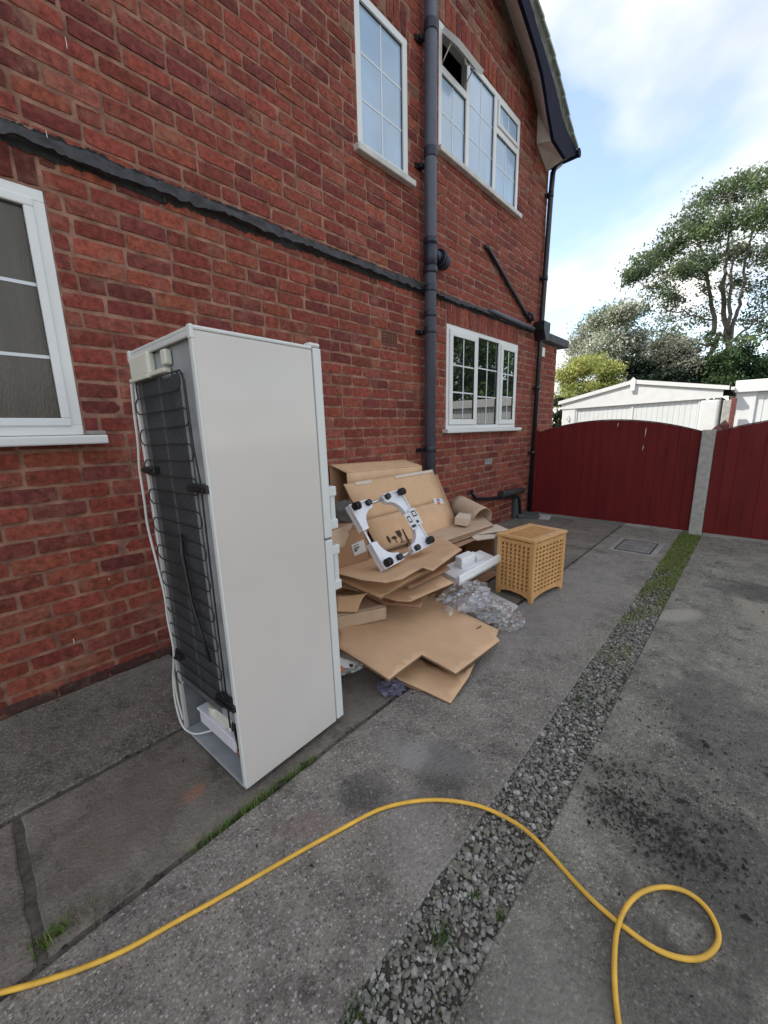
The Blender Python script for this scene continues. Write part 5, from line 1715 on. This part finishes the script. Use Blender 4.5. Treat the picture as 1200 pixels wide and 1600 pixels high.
# darker sheet behind it
o = sheet('backing_sheet', [az(712, 826, .40) + V3(-.05, .05, 0), az(716, 822, .42), az(688, 742, .90) + V3(-.04, .0, 0), az(660, 745, .90) + V3(-.06, .0, 0), V3(.40, 2.7, .42)], .006, M_card3, .004)
tag(o, 'darker brown sheet standing just behind the right edge of the leaning flattened box', 'cardboard')

# brown box with a shipping label, below left of the wheeled frame
boxM = empty('labelled_box', (.5, 1.75, .5))
tag(boxM, 'reddish brown box with white shipping label and a raised flap beside the fridge', 'carton')
b = MB(); b.box(.34, .66, 1.40, 1.86, .45, .70, bev=.004); o = b.build('body', M_card3, boxM); o.location = -boxM.location
QM = (V3(.66, 1.48, .50), V3(.66, 2.12, .50), V3(.66, 2.12, .70), V3(.66, 1.48, .70))
qa = [axx(x, y, .664) for x, y in ((549, 852), (568, 843), (573, 861), (554, 869))]
b = MB(); b.add(qa + [p - V3(.003, 0, 0) for p in qa], [(0, 1, 2, 3), (0, 1, 5, 4), (1, 2, 6, 5), (2, 3, 7, 6), (3, 0, 4, 7)]); o = b.build('shipping_label', M_label, boxM); o.location = -boxM.location
for t in (.15, .32, .42, .52):
    p0, p1 = qa[0].lerp(qa[3], t), qa[1].lerp(qa[2], t)
    a, c = p0.lerp(p1, .1), p0.lerp(p1, .55 if t != .52 else .35); dz_ = V3(0, 0, .006 if t != .52 else .012)
    b = MB(); b.add([a + V3(.001, 0, 0), c + V3(.001, 0, 0), c - dz_ + V3(.001, 0, 0), a - dz_ + V3(.001, 0, 0)], [(0, 1, 2, 3)]); o = b.build('label_text', M_print, boxM); o.location = -boxM.location
panel('flap', (axx(516, 830, .72), axx(552, 817, .60), axx(537, 856, .72), axx(516, 859, .80)), boxM, M_card2)

# grey cloth bundle
def lump(name, c, r, mats, seed, amp=.25, freq=2.0, sub=4, ridged=False, fold=0.0):
    bm = bmesh.new(); bmesh.ops.create_icosphere(bm, subdivisions=sub, radius=1.0)
    for v in bm.verts:
        d = v.co.normalized()
        n = noise.noise(d * freq + Vector((seed, 0, 0)))
        if ridged:
            n = (1 - abs(n) * 2.2) * .7 + (1 - abs(noise.noise(d * freq * 2.1 + Vector((0, seed, 0)))) * 2.2) * .4 + .10 * (1 - abs(noise.noise(d * freq * 5 + Vector((0, 0, seed)))) * 2.2) - .4
        k = 1 + amp * n
        v.co = Vector((d.x * r[0] * k, d.y * r[1] * k, d.z * r[2] * k))
    b = MB(); b.bm(bm, 0, not ridged); bm.free()
    b.v = [(x + c[0], y + c[1], z + c[2]) for x, y, z in b.v]
    return b


q = axx(538, 800, .42)
b = lump('grey_bundle', (.40, q.y, q.z - .02), (.09, .11, .10), M_greybag, 3, .3)
o = b.build('grey_bundle', M_greybag)
tag(o, 'dark grey cloth bundle half hidden between fridge handle and leaning box', 'bundle')

# flat sheets under the wheeled frame, from the top down
sE = sheet('cardboard_sheet', [az(526, 897, .50), az(565, 907, .50), az(603, 911, .50), az(629, 905, .51), az(660, 887, .51), az(676, 893, .50), az(700, 875, .50), az(722, 859, .50), V3(.66, 2.75, .43), V3(.60, 2.2, .425), V3(.60, 1.5, .46)], .006, M_card, .010, bend=None)
tag(sE, 'broad cardboard sheet with notched edge directly under the wheeled frame', 'cardboard')
sE2 = sheet('cardboard_sheet', [az(526, 905, .43), az(560, 922, .38), az(594, 936, .36), az(630, 915, .39), az(672, 893, .43), az(690, 880, .44), V3(.62, 2.6, .40), V3(.58, 1.5, .41)], .016, M_card, .012)
tag(sE2, 'second cardboard sheet in the pile with folded front edge below the notched one', 'cardboard')
sE4 = sheet('cardboard_strip', [az(640, 921, .35), az(704, 889, .40), az(694, 880, .42), az(630, 912, .37)], .006, M_card3, .004)
tag(sE4, 'narrow dark cardboard strip poking out above the foam tray corner', 'cardboard')
sE3 = sheet('cardboard_sheet', [az(598, 934, .30), az(620, 940, .30), az(641, 941, .30), az(672, 927, .31), az(710, 911, .33), az(690, 900, .36), V3(.7, 2.3, .37), V3(.6, 1.6, .33)], .006, M_card, .008)
tag(sE3, 'third cardboard sheet in the pile, its rounded front edge over the clear plastic', 'cardboard')
sE5 = sheet('cardboard_sheet', [az(600, 944, .26), az(657, 950, .24), az(662, 940, .26), V3(.8, 2.1, .28), V3(.7, 1.7, .28)], .006, M_card3, .006)
tag(sE5, 'shaded cardboard edge under the third sheet above the bottom sheet', 'cardboard')
# curled flap and low carton at the fridge side
pts_ = []
NL = 10
b = MB(); tv, bv = [], []
for i in range(NL + 1):
    t = i / NL
    p = az(526, 931, .35).lerp(az(577, 931, .36), t)
    q = az(526, 956, .27).lerp(az(558, 957, .265), t)
    for j in range(7):
        s = j / 6
        w = p.lerp(q, s) + V3(0, 0, 1) * (.03 * math.sin(s * math.pi) * t) + V3(0, 0, .02 * t * t * (1 - s))
        tv.append(w + V3(0, 0, .003)); bv.append(w - V3(0, 0, .003))
n = len(tv); fs = []
for i in range(NL):
    for j in range(6):
        k = i * 7 + j; fs += [(k, k + 1, k + 8, k + 7), (n + k + 7, n + k + 8, n + k + 1, n + k)]
b.add(tv + bv, fs, 0, True)
per = [i * 7 for i in range(NL + 1)] + [NL * 7 + j for j in range(1, 7)] + [i * 7 + 6 for i in range(NL - 1, -1, -1)] + [j for j in range(5, 0, -1)]
for k in range(len(per)):
    i, j = per[k], per[(k + 1) % len(per)]; b.f.append((i, j, n + j, n + i)); b.m.append(1); b.sm.append(False)
tag(b.build('curled_flap', [M_card, M_cardedge]), 'short curled cardboard flap beside the lower fridge handle', 'cardboard')
low = empty('low_carton', (.75, 1.65, .16))
tag(low, 'low flat carton lying on the bottom sheet beside the fridge door', 'carton')
p0, p1 = az(520, 965, .25), az(603, 948, .25)
q0, q1 = p0 - V3(0, 0, .085), p1 - V3(0, 0, .085)
bk = V3(-.34, .10, 0)
panel('front_panel', (q0, q1, p1, p0), low, M_card2, .006)
panel('top_panel', (p0, p1, p1 + bk, p0 + bk), low, M_card2, .006)
panel('end_panel', (q1, q1 + bk, p1 + bk, p1), low, M_card3, .006)
# bottom sheets on the ground
sF = sheet('bottom_sheet', [az(528, 984, .165), V3(.52, 1.5, .165), V3(.58, 2.25, .15), az(731, 962, .12), az(779, 986, .085), az(775, 996, .085), az(781, 1003, .085), az(747, 1028, .10), az(712, 1054, .135), az(686, 1039, .14), az(659, 1024, .145), az(634, 1043, .155), az(608, 1063, .165), az(568, 1037, .165), az(526, 1012, .165)], .012, M_card, .010)
tag(sF, 'large cardboard sheet with stepped front edge spread lowest over the drive', 'cardboard')
sG = sheet('under_sheet', [az(655, 1030, .05), az(712, 1055, .05), az(742, 1036, .05), az(733, 1058, .04), az(704, 1100, .012), az(662, 1080, .02), az(623, 1063, .03), V3(1.0, 1.5, .05), V3(.95, 2.0, .06)], .008, M_card, .006)
tag(sG, 'cardboard sheet lying on the drive under the stepped one', 'cardboard')
sG2 = sheet('cardboard_scrap', [az(606, 1062, .016), az(636, 1072, .012), az(658, 1081, .010), az(666, 1078, .012), V3(1.1, 1.55, .014), V3(1.0, 1.45, .014)], .005, M_card3, .003)
tag(sG2, 'dark cardboard scrap on the path joint beneath the two bottom sheets', 'cardboard')
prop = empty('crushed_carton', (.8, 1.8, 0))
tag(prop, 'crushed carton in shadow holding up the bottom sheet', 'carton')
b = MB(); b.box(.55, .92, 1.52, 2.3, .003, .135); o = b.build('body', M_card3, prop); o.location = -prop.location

# sheets stacked to the right, towards the hamper
base = [az(640, 853, .435), az(690, 847, .425), az(772, 820, .43), V3(.42, 3.75, .46), V3(.36, 2.6, .46)]
for k, lab in enumerate(('top sheet of the layered cardboard stack right of the leaning box', 'middle sheet of the layered cardboard stack right of the leaning box', 'lowest sheet of the layered cardboard stack right of the leaning box')):
    o = sheet('stacked_sheet', [p + V3(.012 * k + rng.uniform(-.01, .01), rng.uniform(-.03, .03), -.014 * k) for p in base], .006, (M_card2, M_card3, M_card2)[k], .010)
    tag(o, lab, 'cardboard', 'sheets stacked right of the leaning box')
o = sheet('grey_sheet', [az(728, 838, .40), az(760, 834, .40), az(797, 829, .40), az(776, 819, .42), az(740, 826, .42)], .004, M_cardin, .012)
tag(o, 'pale grey card sheet reaching towards the hamper lid', 'cardboard')
o = sheet('torn_card', [az(745, 845, .37), az(772, 842, .36), az(778, 833, .38), az(758, 830, .41), az(735, 838, .40)], .004, M_cardin, .03)
tag(o, 'torn curled piece of pale card behind the hamper', 'cardboard')
# carton under the stack, its near side open and dark
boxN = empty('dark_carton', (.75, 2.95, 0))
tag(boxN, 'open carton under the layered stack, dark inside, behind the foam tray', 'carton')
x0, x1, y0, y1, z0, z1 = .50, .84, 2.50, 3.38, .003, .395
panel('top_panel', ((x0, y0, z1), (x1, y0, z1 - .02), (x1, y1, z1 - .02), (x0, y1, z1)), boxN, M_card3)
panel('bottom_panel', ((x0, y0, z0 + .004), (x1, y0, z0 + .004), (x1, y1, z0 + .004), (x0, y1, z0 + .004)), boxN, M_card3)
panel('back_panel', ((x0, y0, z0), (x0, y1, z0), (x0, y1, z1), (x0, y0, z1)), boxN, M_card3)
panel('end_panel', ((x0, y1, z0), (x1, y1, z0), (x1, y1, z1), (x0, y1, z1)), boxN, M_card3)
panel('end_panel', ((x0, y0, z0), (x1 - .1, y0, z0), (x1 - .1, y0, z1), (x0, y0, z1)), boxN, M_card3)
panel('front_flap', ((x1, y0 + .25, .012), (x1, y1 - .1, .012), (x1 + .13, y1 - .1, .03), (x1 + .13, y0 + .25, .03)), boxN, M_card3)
# curled sheet
b = MB()
ax0, ax1 = axx(716, 790, .30), axx(758, 812, .66)
axd = (ax1 - ax0).normalized()
s1 = Vector((0, 0, 1)); s1 = (s1 - axd * s1.dot(axd)).normalized(); s2 = axd.cross(s1)
tv, bv = [], []
NA, NB = 22, 6
for i in range(NA + 1):
    t = i / NA
    a = R(-110) + R(300) * t
    rr_ = .095 + .05 * t
    for j in range(NB + 1):
        s = j / NB
        L0 = ax0.lerp(ax1, s * (1 - .15 * t)); d = s1 * math.cos(a) + s2 * math.sin(a)
        tv.append(L0 + d * (rr_ + .004)); bv.append(L0 + d * rr_)
n = len(tv); fs = []
for i in range(NA):
    for j in range(NB):
        k = i * (NB + 1) + j; fs += [(k, k + 1, k + NB + 2, k + NB + 1), (n + k + NB + 1, n + k + NB + 2, n + k + 1, n + k)]
b.add(tv + bv, fs, 0, True)
for i in range(NA):
    for j in (0, NB):
        k = i * (NB + 1) + j; b.f.append((k, k + NB + 1, n + k + NB + 1, n + k)); b.m.append(0); b.sm.append(False)
tag(b.build('rolled_card', M_card2), 'curled roll of card by the wall behind the layered stack', 'cardboard')
p = az(724, 818, .47)
b = MB(); b.box(-.06, .06, -.085, .085, 0, .075, bev=.004); o = b.build('small_box', M_cardin); o.location = (p.x - .02, p.y + .02, .468); o.rotation_euler = (.05, .08, .35)
tag(o, 'small cream box sitting on the layered cardboard near the rolled card', 'box')

# ---------------------------------------------------------------- wheeled appliance stand
sc_, su, sv = V3(.8134, 1.9226, .700), V3(-.0900, .9948, .0475), V3(-.5626, -.0901, .8218)
sn = su.cross(sv).normalized()
if sn.x < 0: sn = -sn
st = empty('wheeled_stand', tuple(sc_))
st.matrix_world = Matrix(((su.x, sv.x, sn.x, sc_.x), (su.y, sv.y, sn.y, sc_.y), (su.z, sv.z, sn.z, sc_.z), (0, 0, 0, 1)))
tag(st, 'white square appliance stand with black wheels and knobs tilted on the cardboard', 'appliance stand')
HW, HH = .245, .200
for (sx_, sy_) in ((-1, -1), (1, -1), (1, 1), (-1, 1)):
    cx, cy = sx_ * HW, sy_ * HH
    # L-shaped bracket with a curved inner edge
    loop = [(cx + sx_ * .030, cy + sy_ * .030), (cx - sx_ * .175, cy + sy_ * .030), (cx - sx_ * .175, cy - sy_ * .012)]
    for k in range(0, 11):
        a = k / 10 * math.pi / 2
        loop.append((cx - sx_ * (.165 - .125 * math.sin(a)), cy - sy_ * (.150 - .118 * math.cos(a))))
    loop += [(cx - sx_ * .014, cy - sy_ * .155), (cx + sx_ * .030, cy - sy_ * .155)]
    b = MB(); b.prism(loop, 'z', -.012, .022)
    b.prism([(cx + sx_ * .030, cy + sy_ * .030), (cx - sx_ * .17, cy + sy_ * .030), (cx - sx_ * .17, cy + sy_ * .022), (cx + sx_ * .022, cy + sy_ * .022), (cx + sx_ * .022, cy - sy_ * .15), (cx + sx_ * .030, cy - sy_ * .15)], 'z', .018, .034)
    b.build('corner_bracket', M_whiteplastic, st)
    b = MB(); b.tube([(cx - sx_ * .14, cy + sy_ * .004, .02), (cx - sx_ * .14, cy + sy_ * .004, .05)], .021, 14); b.build('adjuster_knob', M_blackplastic, st)
    wh = MB()
    for o_ in (-.012, .012):
        wh.tube([(cx + o_ - .008, cy, .058), (cx + o_ + .008, cy, .058)], .026, 16)
    w_o = wh.build('wheel', M_blackplastic, st)
    b = MB(); b.tube([(cx, cy, .02), (cx, cy, .05)], .017, 12); b.box(cx - .006, cx + .006, cy - .02, cy + .02, .04, .062); b.build('axle', M_steel, w_o)
for sy_ in (-1, 1):
    b = MB(); b.tube([(-.14, sy_ * (HH + .004), .006), (.14, sy_ * (HH + .004), .006)], .011, 10); b.build('bar', M_steel, st)
for sx_ in (-1, 1):
    b = MB(); b.tube([(sx_ * (HW + .004), -.12, .006), (sx_ * (HW + .004), .12, .006)], .011, 10); b.build('bar', M_steel, st)
tg = MB(); tg.box(.155, .225, -.085, .045, .0365, .0378); tg.box(.227, .305, -.065, .065, .0365, .0378)
t_o = tg.build('instruction_tag', M_label, st)
for (a, c, e, f) in ((.165, .205, -.03, .02), (.165, .215, -.07, -.05), (.24, .29, .0, .045), (.24, .27, -.05, -.03), (.25, .28, .01, .035), (.172, .198, -.02, .01)):
    big_ = (c - a) > .035
    b = MB(); b.box(a, c, e, f, .0378, .0386 if big_ else .0390); b.build('tag_print', M_print if big_ or e < -.02 else M_label, t_o)

# ---------------------------------------------------------------- foam tray, white board, plastic wrap
tr = empty('foam_tray', (1.08, 2.55, .27))
tag(tr, 'white moulded polystyrene tray lying in the pile beside the hamper', 'packaging tray')
A4 = [az(680, 891, .28), az(718, 912, .28), az(784, 875, .28), az(750, 860, .28)]


def tri_prism(q, z0, z1):
    b = MB(); n = len(q)
    b.add([(p.x, p.y, z0) for p in q] + [(p.x, p.y, z1) for p in q], [tuple(range(n))[::-1], tuple(range(n, 2 * n))] + [(i, (i + 1) % n, n + (i + 1) % n, n + i) for i in range(n)])
    return b


def trp(b, nm):
    o = b.build(nm, M_poly, tr); o.location = -tr.location
    o.modifiers.new('bevel', 'BEVEL').width = .005
    return o


trp(tri_prism(A4, .262, .285), 'base')
e0, e1 = A4[1], A4[2]
inw = (A4[0] - A4[1]).normalized() * .028
trp(tri_prism([e0, e1, e1 + inw, e0 + inw], .262, .332), 'rim')
trp(tri_prism([A4[0], e0 + inw * .0, e0 + (e1 - e0).normalized() * .03, A4[0] + (e1 - e0).normalized() * .03], .2855, .302), 'end_rim')
m_ = A4[0].lerp(A4[3], .45).lerp(A4[1].lerp(A4[2], .45), .40)
d1, d2 = (A4[3] - A4[0]).normalized(), (A4[1] - A4[0]).normalized()
trp(tri_prism([m_ - d1 * .10 - d2 * .05, m_ - d1 * .10 + d2 * .04, m_ + d1 * .09 + d2 * .04, m_ + d1 * .09 - d2 * .05], .285, .365), 'block')
trp(tri_prism([m_ + d1 * .12 - d2 * .08, m_ + d1 * .12 + d2 * .05, m_ + d1 * .2 + d2 * .05, m_ + d1 * .2 - d2 * .08], .285, .325), 'block')
wb_ = [az(809, 946, .02), az(800, 953, .02), V3(.98, 2.50, .02), V3(.96, 2.88, .02)]
b = tri_prism(wb_, .006, .020)
tag(b.build('white_board', M_board), 'flat white board lying on the drive beside the hamper foot', 'board')

m, n_, l_, p_ = nodes('clear plastic film')
tr_ = n_.new('ShaderNodeBsdfTransparent'); tr_.inputs[0].default_value = (.995, .995, .995, 1)
gl = n_.new('ShaderNodeBsdfGlossy'); gl.inputs['Roughness'].default_value = .06; gl.inputs[0].default_value = (.9, .9, .92, 1)
df = n_.new('ShaderNodeBsdfTranslucent'); df.inputs[0].default_value = (.95, .93, .93, 1)
lw = n_.new('ShaderNodeLayerWeight'); lw.inputs[0].default_value = .35
m1_ = n_.new('ShaderNodeMixShader'); m2_ = n_.new('ShaderNodeMixShader')
m1_.inputs[0].default_value = .11
l_.new(tr_.outputs[0], m1_.inputs[1]); l_.new(df.outputs[0], m1_.inputs[2])
mr = n_.new('ShaderNodeMapRange'); mr.inputs['To Min'].default_value = .07; mr.inputs['To Max'].default_value = .40
l_.new(lw.outputs['Facing'], mr.inputs['Value']); l_.new(mr.outputs[0], m2_.inputs[0])
l_.new(m1_.outputs[0], m2_.inputs[1]); l_.new(gl.outputs[0], m2_.inputs[2])
l_.new(m2_.outputs[0], n_['Material Output'].inputs[0])
M_film = m
c1, c2 = az(725, 938, .17), az(775, 967, .06)
wrap = empty('plastic_wrap', (c2.x, c2.y, 0))
tag(wrap, 'crumpled clear plastic wrap spilling from the pile onto the drive', 'plastic wrap')
for i, (c, r_, s) in enumerate([((c1.x, c1.y, .20), (.12, .20, .075), 3), ((c1.x + .03, c1.y + .07, .17), (.10, .15, .06), 5), ((c2.x - .02, c2.y, .115), (.10, .13, .045), 9), ((c2.x + .07, c2.y + .05, .055), (.08, .12, .045), 12)]):
    b = lump('film', c, r_, None, s * 7.3, .5, 1.7, 4, True)
    b.v = [(x, y, max(z, .008)) for x, y, z in b.v]
    o = b.build('film_fold', M_film, wrap); o.location = -wrap.location
b = MB(); b.tube([az(737, 988, .10), az(752, 978, .12)], .004, 6); tag(b.build('tape_scrap', M_brownprint), 'thin dark strip lying on the bottom sheet by the plastic wrap', 'scrap')

q = az(545, 1045, .05)
bag = empty('white_bag', (q.x, q.y, 0))
tag(bag, 'white plastic bag with orange print tucked behind the fridge door', 'bag')
b = lump('bag', (q.x - .06, q.y + .10, .06), (.10, .17, .055), None, 33, .35, 2.4, 4, True); b.v = [(x, y, max(z, .006)) for x, y, z in b.v]
o = b.build('film_fold', M_film, bag); o.location = -bag.location
b = lump('bag', (q.x - .05, q.y + .04, .062), (.08, .12, .05), None, 37, .3, 2.0, 4, True); b.v = [(x, y, max(z, .006)) for x, y, z in b.v]
o = b.build('bag_body', M_bagwhite, bag); o.location = -bag.location
qa = [az(529, 1040, .13), az(536, 1041, .13), az(536, 1051, .115), az(529, 1050, .115)]
b = MB(); b.add(qa + [p - V3(.004, 0, .004) for p in qa], [(0, 1, 2, 3), (0, 1, 5, 4), (1, 2, 6, 5), (2, 3, 7, 6), (3, 0, 4, 7)]); o = b.build('orange_patch', M_orange, bag); o.location = -bag.location
qa = [az(526, 1027, .14), az(556, 1034, .13), az(553, 1044, .118), az(526, 1043, .122)]
b = MB(); b.add(qa + [p - V3(.004, 0, .004) for p in qa], [(0, 1, 2, 3), (0, 1, 5, 4), (1, 2, 6, 5), (2, 3, 7, 6), (3, 0, 4, 7)]); o = b.build('label', M_label, bag); o.location = -bag.location
qa = [az(546, 1037, .1285), az(552, 1038, .1285), az(551, 1043, .121), az(546, 1042, .121)]
b = MB(); b.add(qa + [p - V3(.003, 0, .003) for p in qa], [(0, 1, 2, 3), (0, 1, 5, 4), (1, 2, 6, 5), (2, 3, 7, 6), (3, 0, 4, 7)]); o = b.build('label_print', M_print, bag); o.location = -bag.location
q = az(617, 1078)
b = lump('rag', (q.x - .02, q.y, .014), (.045, .05, .013), None, 51, 1.3, 1.6, 4, True); b.v = [(x, y, max(z, .005)) for x, y, z in b.v]
tag(b.build('lilac_rag', M_rag), 'small lilac grey rag on the path joint beneath the cardboard', 'rag')

# ---------------------------------------------------------------- slatted laundry hamper
hm = empty('laundry_hamper', (1.431, 2.8436, .004))
hm.rotation_euler = (0, 0, math.atan2(-.07, .47))
tag(hm, 'square pine laundry hamper with grid of square holes standing beside the pile', 'hamper')
HX, HYL, HZ = .33, .475, .505         # local: x 0..-HX, y 0..HYL
LEG = .034
for (x, y) in ((-LEG, 0), (-HX, 0), (-LEG, HYL - LEG), (-HX, HYL - LEG)):
    b = MB(); b.box(x, x + LEG, y, y + LEG, 0, HZ - .022, bev=.004); b.build('leg', M_pine, hm)
b = MB(); b.box(-HX + .01, -.01, .01, HYL - .01, .06, .07); b.build('base_board', M_pine, hm)


def grid_panel(axis, n_cols, n_rows, a0, a1, at, z0, z1, thick):
    """lattice of slats: uprights proud, cross slats behind, with arched bottom rail"""
    hole = (a1 - a0) / n_cols
    def put(b, lo, hi, za, zb, d0, d1, nm):
        if axis == 'x': b.box(lo, hi, at + d0, at + d1, za, zb, bev=.0015)
        else: b.box(at - d1, at - d0, lo, hi, za, zb, bev=.0015)
        b.build(nm, M_pine, hm)
    w = hole * .25
    put(MB(), a0, a1, z1, z1 + .03, .003, .003 + thick, 'top_rail')
    for i in range(n_cols + 1):
        x = a0 + hole * i
        put(MB(), max(a0, x - w), min(a1, x + w), z0, z1, *((.004, .011) if axis == 'x' else (.0115, .0185)), 'slat')
    hz = (z1 - z0) / n_rows
    for j in range(n_rows + 1):
        z = z0 + hz * j
        put(MB(), a0, a1, max(z0, z - hz * .24), min(z1, z + hz * .24), *((.0115, .019) if axis == 'x' else (.004, .011)), 'slat')
    n = 12
    loop = [(a0, z0), (a1, z0)] + [(a1 + (a0 - a1) * k / n, z0 - .052 + .028 * math.sin(math.pi * k / n) ** .6) for k in range(n + 1)]
    b = MB()
    if axis == 'x': b.prism(loop, 'y', at + .003, at + .003 + thick)
    else: b.prism(loop, 'x', at - .003 - thick, at - .003)
    b.build('bottom_rail', M_pine, hm)


grid_panel('x', 7, 11, -HX + LEG, -LEG, 0, .075, .445, .018)
grid_panel('y', 8, 11, LEG, HYL - LEG, 0, .075, .445, .018)
b = MB(); b.box(-HX + .004, -HX + .016, LEG, HYL - LEG, .03, .475); b.build('back_board', M_pine, hm)
b = MB(); b.box(-HX + LEG, -LEG, HYL - .016, HYL - .004, .03, .475); b.build('back_board', M_pine, hm)
lid = MB(); E_ = .008
for (xa, xb, ya, yb_) in ((-HX - E_, E_, -E_, .05), (-HX - E_, E_, HYL - .05, HYL + E_), (-HX - E_, -HX + .05, .05, HYL - .05), (-.05, E_, .05, HYL - .05)):
    lid.box(xa, xb, ya, yb_, HZ - .02, HZ, bev=.003)
lo = lid.build('lid_frame', M_pine, hm)
for i in range(9):
    y = .05 + (HYL - .10) * i / 8
    b = MB(); b.box(-HX + .05, -.05, max(.05, y - .012), min(HYL - .05, y + .012), HZ - .014, HZ - .002, bev=.0015); b.build('lid_slat', M_pine, lo)
for i in range(7):
    x = -HX + .05 + (HX - .10) * i / 6
    b = MB(); b.box(max(-HX + .05, x - .009), min(-.05, x + .009), .05, HYL - .05, HZ - .022, HZ - .0145, bev=.0015); b.build('lid_slat', M_pine, lo)

# ---------------------------------------------------------------- yellow hose
hp = [(-140, 1585), (-60, 1567), (0, 1551), (60, 1535), (130, 1512), (200, 1482), (270, 1443), (330, 1410), (400, 1370), (470, 1330), (530, 1297), (590, 1266), (640, 1253), (690, 1250), (740, 1257), (780, 1272), (820, 1296), (860, 1335), (900, 1380), (935, 1415), (975, 1448), (1020, 1480), (1060, 1496), (1095, 1497), (1118, 1480), (1122, 1455), (1105, 1420), (1075, 1395), (1040, 1386), (1005, 1393), (980, 1415), (965, 1450), (960, 1500), (962, 1560), (972, 1640), (990, 1800)]
HR = .0064
pts = []
for (x, y) in hp:
    z = HR + .007
    if 960 <= x <= 985 and 1405 < y < 1460 and (x, y) not in ((975, 1448),): z += .0135
    if (x, y) in ((965, 1450),): z += .004
    if (x, y) in ((1005, 1393), (960, 1500)): z += .010
    if 740 < x < 870 and y < 1340: z += .002
    pts.append(az(x, y, z))
b = MB(); b.tube(smooth_path(pts, 8), HR, 14)
tag(b.build('garden_hose', M_hose), 'yellow garden hose snaking and looping across the concrete', 'hose')
